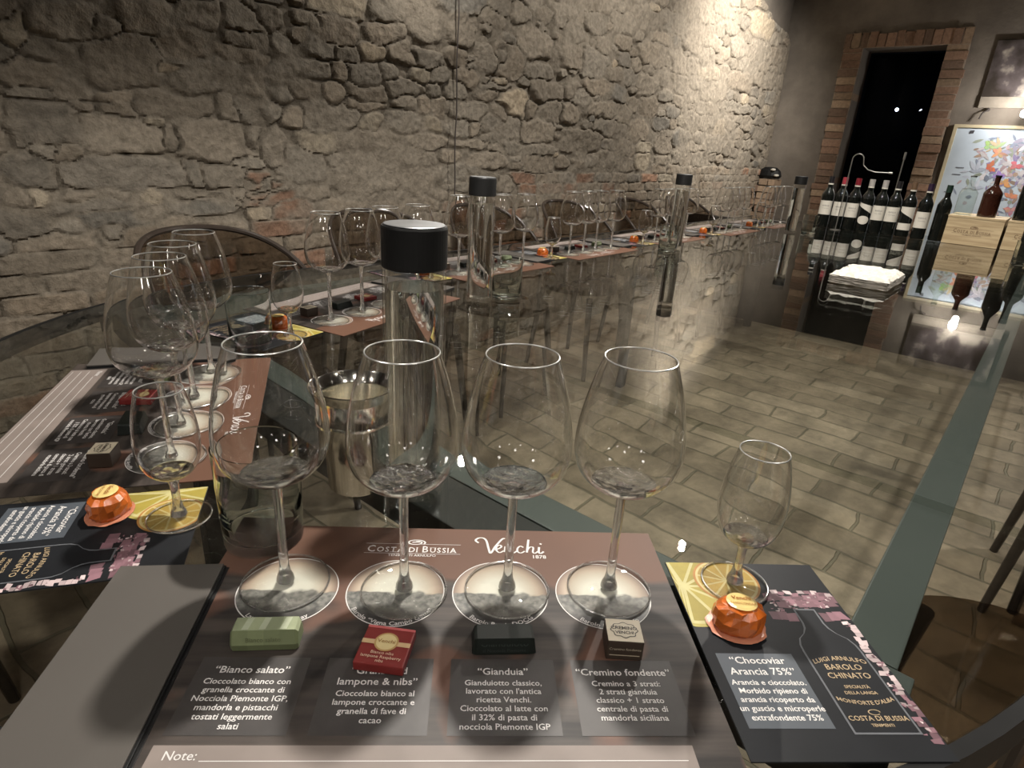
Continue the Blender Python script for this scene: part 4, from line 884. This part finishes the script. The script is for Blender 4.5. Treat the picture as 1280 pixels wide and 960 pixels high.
# thin wire stands among the bottles
s1 = thing('gooseneck_wire_stand', 'thin wire stand with a hooked gooseneck top among the wine bottles', 'wire stand', P3(4.16, .990), TA)
bm = bmesh.new(); lathe(bm, [(0, .0005), (.030, .0005), (.030, .004), (0, .006)], 24); obj('foot_plate', bm, M['wire'], s1)
bm = bmesh.new(); pts = [(0, 0, .004), (0, 0, .30), (0, 0, .395)] + [(0, -.030+.030*math.cos(a), .405+.030*math.sin(a)) for a in [math.pi*i/8 for i in range(9)]] + [(0, -.066, .375), (0, -.095, .352), (0, -.135, .342), (0, -.205, .343)]
tube(bm, pts, .0030, 8); tube(bm, [(0, -.205, .343), (0, -.222, .343)], .006, 8); obj('wire_rod', bm, M['wire'], s1)
s2 = thing('straight_wire_stand', 'thin straight wire rod rising before the doorway, behind the wine bottles', 'wire stand', P3(4.36, .765), TA)
bm = bmesh.new(); lathe(bm, [(0, .0005), (.030, .0005), (.030, .004), (0, .006)], 24); obj('foot_plate', bm, M['wire'], s2)
bm = bmesh.new(); tube(bm, [(0, 0, .004), (0, 0, .30), (0, 0, .455)], .0032, 8); tube(bm, [(0, 0, .42), (0, 0, .46)], .0060, 8); obj('wire_rod', bm, M['wire'], s2)
# ------------------------------------------------------------------ pictures on the end wall
def wall_item(name, label, cat): return thing(name, label, cat, (0, 0, 0), TA)
ps = wall_item('framed_poster', 'large framed poster of coloured birds and flowers on pale blue, behind the crates', 'poster')
PN0, PN1, PZ0, PZ1 = -.25, .855, -.40, .735
def frame(n0, n1, z0, z1, wd, d0, d1, m, parent, name='frame'):
    bm = bmesh.new()
    box(bm, d0, d1, n0, n0+wd, T+z0, T+z1); box(bm, d0, d1, n1-wd, n1, T+z0, T+z1); box(bm, d0, d1, n0+wd, n1-wd, T+z0, T+z0+wd); box(bm, d0, d1, n0+wd, n1-wd, T+z1-wd, T+z1); return obj(name, bm, m, parent)
M['pale_frame'] = plain('pale_wood_frame', (.52, .45, .30), .5, 0, .08, 30)
M['canvas'] = plain('pale_blue_canvas', (.50, .58, .66), .7, 0, .05, 5)
frame(PN0, PN1, PZ0, PZ1, .024, UE-.035, UE-.001, M['pale_frame'], ps)
bm = bmesh.new(); box(bm, UE-.022, UE-.004, PN0+.024, PN1-.024, T+PZ0+.024, T+PZ1-.024); obj('canvas', bm, M['canvas'], ps)
bm = bmesh.new(); rp_ = random.Random(21); d_ = [UE-.0225]
def blob(n, z, pts, col):
    d_[0] -= .000006
    f = bm.faces.new([bm.verts.new((d_[0], n-p[0], T+z+p[1])) for p in pts]); paint(bm, [f], col)
def leaf(n, z, l, w_, a, col):
    ca, sa = math.cos(a), math.sin(a); q = [(0, 0), (l*.3, w_), (l*.7, w_*.8), (l, 0), (l*.7, -w_*.8), (l*.3, -w_)]
    blob(n, z, [(x*ca-y*sa, x*sa+y*ca) for x, y in q], col)
def bird(n, z, s, a, col, c2):
    leaf(n, z, s, s*.16, a, col); leaf(n-.35*s*math.cos(a), z+.35*s*math.sin(a), s*.75, s*.12, a+2.0, c2); leaf(n-.45*s*math.cos(a), z+.45*s*math.sin(a), s*.7, s*.12, a+1.4, c2); leaf(n, z, s*.5, s*.07, a+math.pi, c2)
pal = [(.38, .36, .46), (.28, .24, .40), (.46, .44, .50), (.30, .34, .28), (.48, .36, .38), (.42, .46, .54), (.55, .53, .55), (.24, .28, .36), (.38, .28, .22)]
for k in range(300):
    n = rp_.gauss(.36, .15); z = .58-abs(rp_.gauss(0, .30)) + .1*rp_.random()
    if not (PN0+.06 < n < .70 and PZ0+.1 < z < PZ1-.09): continue
    c = rp_.choice(pal); v = rp_.uniform(.7, 1.1); leaf(n, z, rp_.uniform(.03, .09), rp_.uniform(.007, .018), rp_.uniform(0, 6.28), [x*v for x in c])
for n, z, c in ((.52, .42, (.62, .16, .10)), (.40, .30, (.65, .32, .14)), (.33, .20, (.68, .30, .16)), (.46, .36, (.34, .24, .50)), (.50, .53, (.58, .34, .20)), (.36, .45, (.62, .20, .22)), (.30, .10, (.60, .30, .30)), (.58, .58, (.36, .50, .24))):
    for k in range(7): leaf(n, z, rp_.uniform(.03, .06), rp_.uniform(.008, .016), rp_.uniform(0, 6.28), [x*rp_.uniform(.8, 1.15) for x in c])
bird(.66, .38, .12, .2, (.36, .40, .48), (.46, .50, .58)); bird(.55, .56, .10, .6, (.40, .52, .30), (.55, .45, .30)); bird(.28, .58, .12, 2.6, (.42, .40, .46), (.6, .58, .62)); bird(.62, .25, .10, .1, (.44, .48, .58), (.56, .60, .68))
for n, z in ((.76, .40), (.77, .345), (.79, .20)): blob(n, z, [(0, 0), (.06, 0), (.06, .006), (0, .006)], (.12, .13, .16))
blob(.74, .665, [(0, 0), (.03, .004), (.034, .028), (.004, .026)], (.06, .06, .07)); blob(.74, -.33, [(0, 0), (.03, .004), (.034, .028), (.004, .026)], (.06, .06, .07))
obj('picture_print', bm, M['tint'], ps)
ph = wall_item('mounted_photo', 'dark unframed grape photo above the poster', 'photo print'); 
m, nt, out = mat_new('photo_of_hands_and_grapes')
tc = N(nt, 'ShaderNodeTexCoord'); vo = N(nt, 'ShaderNodeTexVoronoi', i_Scale=11.0); no = N(nt, 'ShaderNodeTexNoise', i_Scale=5.0, i_Detail=5.0)
nt.links.new(tc.outputs['Object'], no.inputs['Vector']); nt.links.new(no.outputs['Color'], vo.inputs['Vector']); 
rp = N(nt, 'ShaderNodeValToRGB'); el = rp.color_ramp.elements; el[0].position = .38; el[0].color = (.045, .036, .030, 1); el[1].position = .62; el[1].color = (.48, .43, .36, 1); e = el.new(.52); e.color = (.12, .10, .10, 1)
nt.links.new(no.outputs['Fac'], rp.inputs['Fac']); b = N(nt, 'ShaderNodeBsdfPrincipled', i_Roughness=.3); nt.links.new(rp.outputs[0], b.inputs['Base Color']); nt.links.new(b.outputs[0], out.inputs[0]); M['photo'] = m
bm = bmesh.new(); box(bm, UE-.022, UE-.001, .06, .735, T+.945, T+1.345, 0, .002); obj('print_panel', bm, M['photo'], ph)
bm = bmesh.new(); box(bm, UE-.026, UE-.001, .06, .735, T+.862, T+.944, 0, .003); obj('bottom_rail', bm, plain('weathered_rail', (.27, .235, .19), .8, 0, .15, 20), ph)
hk = wall_item('wall_hook', 'bent dark hook sticking out of the plaster above the poster', 'hook')
bm = bmesh.new(); tube(bm, [(UE-.002, .660, T+.845), (UE-.035, .665, T+.842), (UE-.045, .690, T+.820), (UE-.05, .700, T+.775)], .006, 8); obj('hook_rod', bm, M['cable'], hk)
bm = bmesh.new(); lathe(bm, [(0, -.014), (.012, -.010), (.014, .0), (.010, .010), (0, .013)], 14); o = obj('hook_knob', bm, M['cable'], hk); o.location = (UE-.022, .660, T+.848)
lp = wall_item('picture_lamp', 'small glaring lamp on the wall between photo and poster', 'lamp')
bm = bmesh.new(); tube(bm, [(UE-.001, .42, T+.85), (UE-.16, .42, T+.86)], .008, 8); obj('arm', bm, M['wire'], lp)
bm = bmesh.new(); lathe(bm, [(0, -.03), (.018, -.024), (.026, -.005), (.024, .012), (.012, .026), (0, .028)], 20); o = obj('bulb', bm, emis('glowing_bulb', (1, .94, .86), 18), lp, True); o.location = (UE-.18, .41, T+.815)
# glowing ball added behind the door glass, standing for a lamp's reflection
pl = wall_item('doorway_glint', 'small bright glow added for a lamp reflection in the dark doorway', 'lamp')
bm = bmesh.new(); lathe(bm, [(0, -.016), (.011, -.011), (.016, 0), (.011, .011), (0, .016)], 16); o = obj('bulb', bm, emis('bright_glint', (1, .97, .92), 60), pl, True); o.location = (UE+1.2, 1.555, T+.925)  # stand-in for the reflected lamp, no real bulb
bm = bmesh.new(); tube(bm, [(UE+1.2, 1.555, T+.945), (UE+1.2, 1.555, T+1.70)], .004, 6); obj('added_cord', bm, M['black'], pl)
# black spot lamp on the brick pier
fl = thing('small_floodlight', 'black floodlight with painted pale highlights lying on the brick ledge in the corner', 'floodlight', P3(6.46, 2.245, .196), TA)
bm = bmesh.new(); lathe(bm, [(0, 0), (.085, .004), (.10, .03), (.085, .075), (.05, .105), (0, .11)], 18)
for v in bm.verts: v.co.x *= .7; v.co.y *= 1.15
obj('housing', bm, M['black'], fl)
for y, z in ((-.045, .085), (-.085, .035)):  # two highlights on the black housing, drawn as pale discs
    bm = bmesh.new(); lathe(bm, [(0, -.012), (.020, -.008), (.024, 0), (.020, .008), (0, .012)], 14); o = obj('lens', bm, M['label'], fl, True); o.location = (-.055, y, z)
# ------------------------------------------------------------------ smoked chairs
def chair_proto():
    t = thing('smoked_chair', '', 'chair'); SZ = .455
    bm = bmesh.new(); lathe(bm, [(0, SZ-.030), (.17, SZ-.032), (.215, SZ-.018), (.222, SZ-.006), (.215, SZ), (.12, SZ-.006), (0, SZ-.010)], 40)
    obj('seat', bm, M['smoke_seat'], t, True)
    bm = bmesh.new(); na, nz2 = 40, 10; top = []; O_, I_ = [], []
    for i in range(na+1):
        s = -1+2*i/na; a = -math.pi/2 + s*math.radians(100); zt = .855-.20*abs(s)**2.6; r = .235
        ro, ri = [], []
        for k in range(nz2+1):
            q = k/nz2; z = SZ-.02+(zt-SZ+.02)*q; rr = r*(.90+.14*q)
            ro.append(bm.verts.new((rr*math.cos(a), rr*math.sin(a), z))); ri.append(bm.verts.new(((rr-.006)*math.cos(a), (rr-.006)*math.sin(a), z)))
        O_.append(ro); I_.append(ri); top.append((( r*1.04-.003)*math.cos(a), (r*1.04-.003)*math.sin(a), zt))
    for i in range(na):
        for k in range(nz2):
            bm.faces.new((O_[i][k], O_[i+1][k], O_[i+1][k+1], O_[i][k+1])); bm.faces.new((I_[i][k], I_[i][k+1], I_[i+1][k+1], I_[i+1][k]))
        bm.faces.new((O_[i][0], I_[i][0], I_[i+1][0], O_[i+1][0])); bm.faces.new((O_[i][-1], O_[i+1][-1], I_[i+1][-1], I_[i][-1]))
    bm.faces.new(O_[0] + I_[0][::-1]); bm.faces.new(O_[-1][::-1] + I_[-1])
    obj('backrest', bm, M['smoke'], t, True)
    bm = bmesh.new(); e0 = [Vector(p) for p in top]; r0 = e0[0]; r1 = e0[-1]
    tube(bm, [(r0.x*.93, r0.y*.93, SZ-.01)] + e0 + [(r1.x*.93, r1.y*.93, SZ-.01)], .0085, 8); obj('back_rim', bm, M['dark_rim'], t, True)
    for sx_, sy in ((-1, -1), (1, -1), (-1, 1), (1, 1)):
        bm = bmesh.new(); tube(bm, [(sx_*.15, sy*.15, SZ-.03), (sx_*.19, sy*.19, .0)], [.016, .011], 10); obj('leg', bm, M['dark_rim'], t, True)
    return t
ch0 = chair_proto(); first = True
for i, (key, O, ang) in enumerate(SET[2:]):
    lab = 'smoked round-backed chair behind %s' % WHERE[key]
    o = ch0 if first else dup(ch0, lab); first = False; o['label'] = lab; o['group'] = 'smoked chairs around the table'
    d = .40 if key == 'A' else .40; a = ang + (0 if key != 'E' else .1)
    o.location = (O[0] + d*math.sin(ang), O[1] - d*math.cos(ang), 0); o.rotation_euler = (0, 0, a)
for (u, n, a, lab) in ((.97, -.17, TA, 'smoked chair tucked under the right-hand table edge by the front card'), (2.10, -.34, TA, 'smoked chair at the right picture edge, seen through the glass'), (-.19, 1.28, TA-math.radians(122), 'smoked chair drawn up to the sideways placemat at the left')):
    o = dup(ch0, lab, 'smoked chairs around the table'); p = P3(u, n); o.location = (p.x, p.y, 0); o.rotation_euler = (0, 0, a)
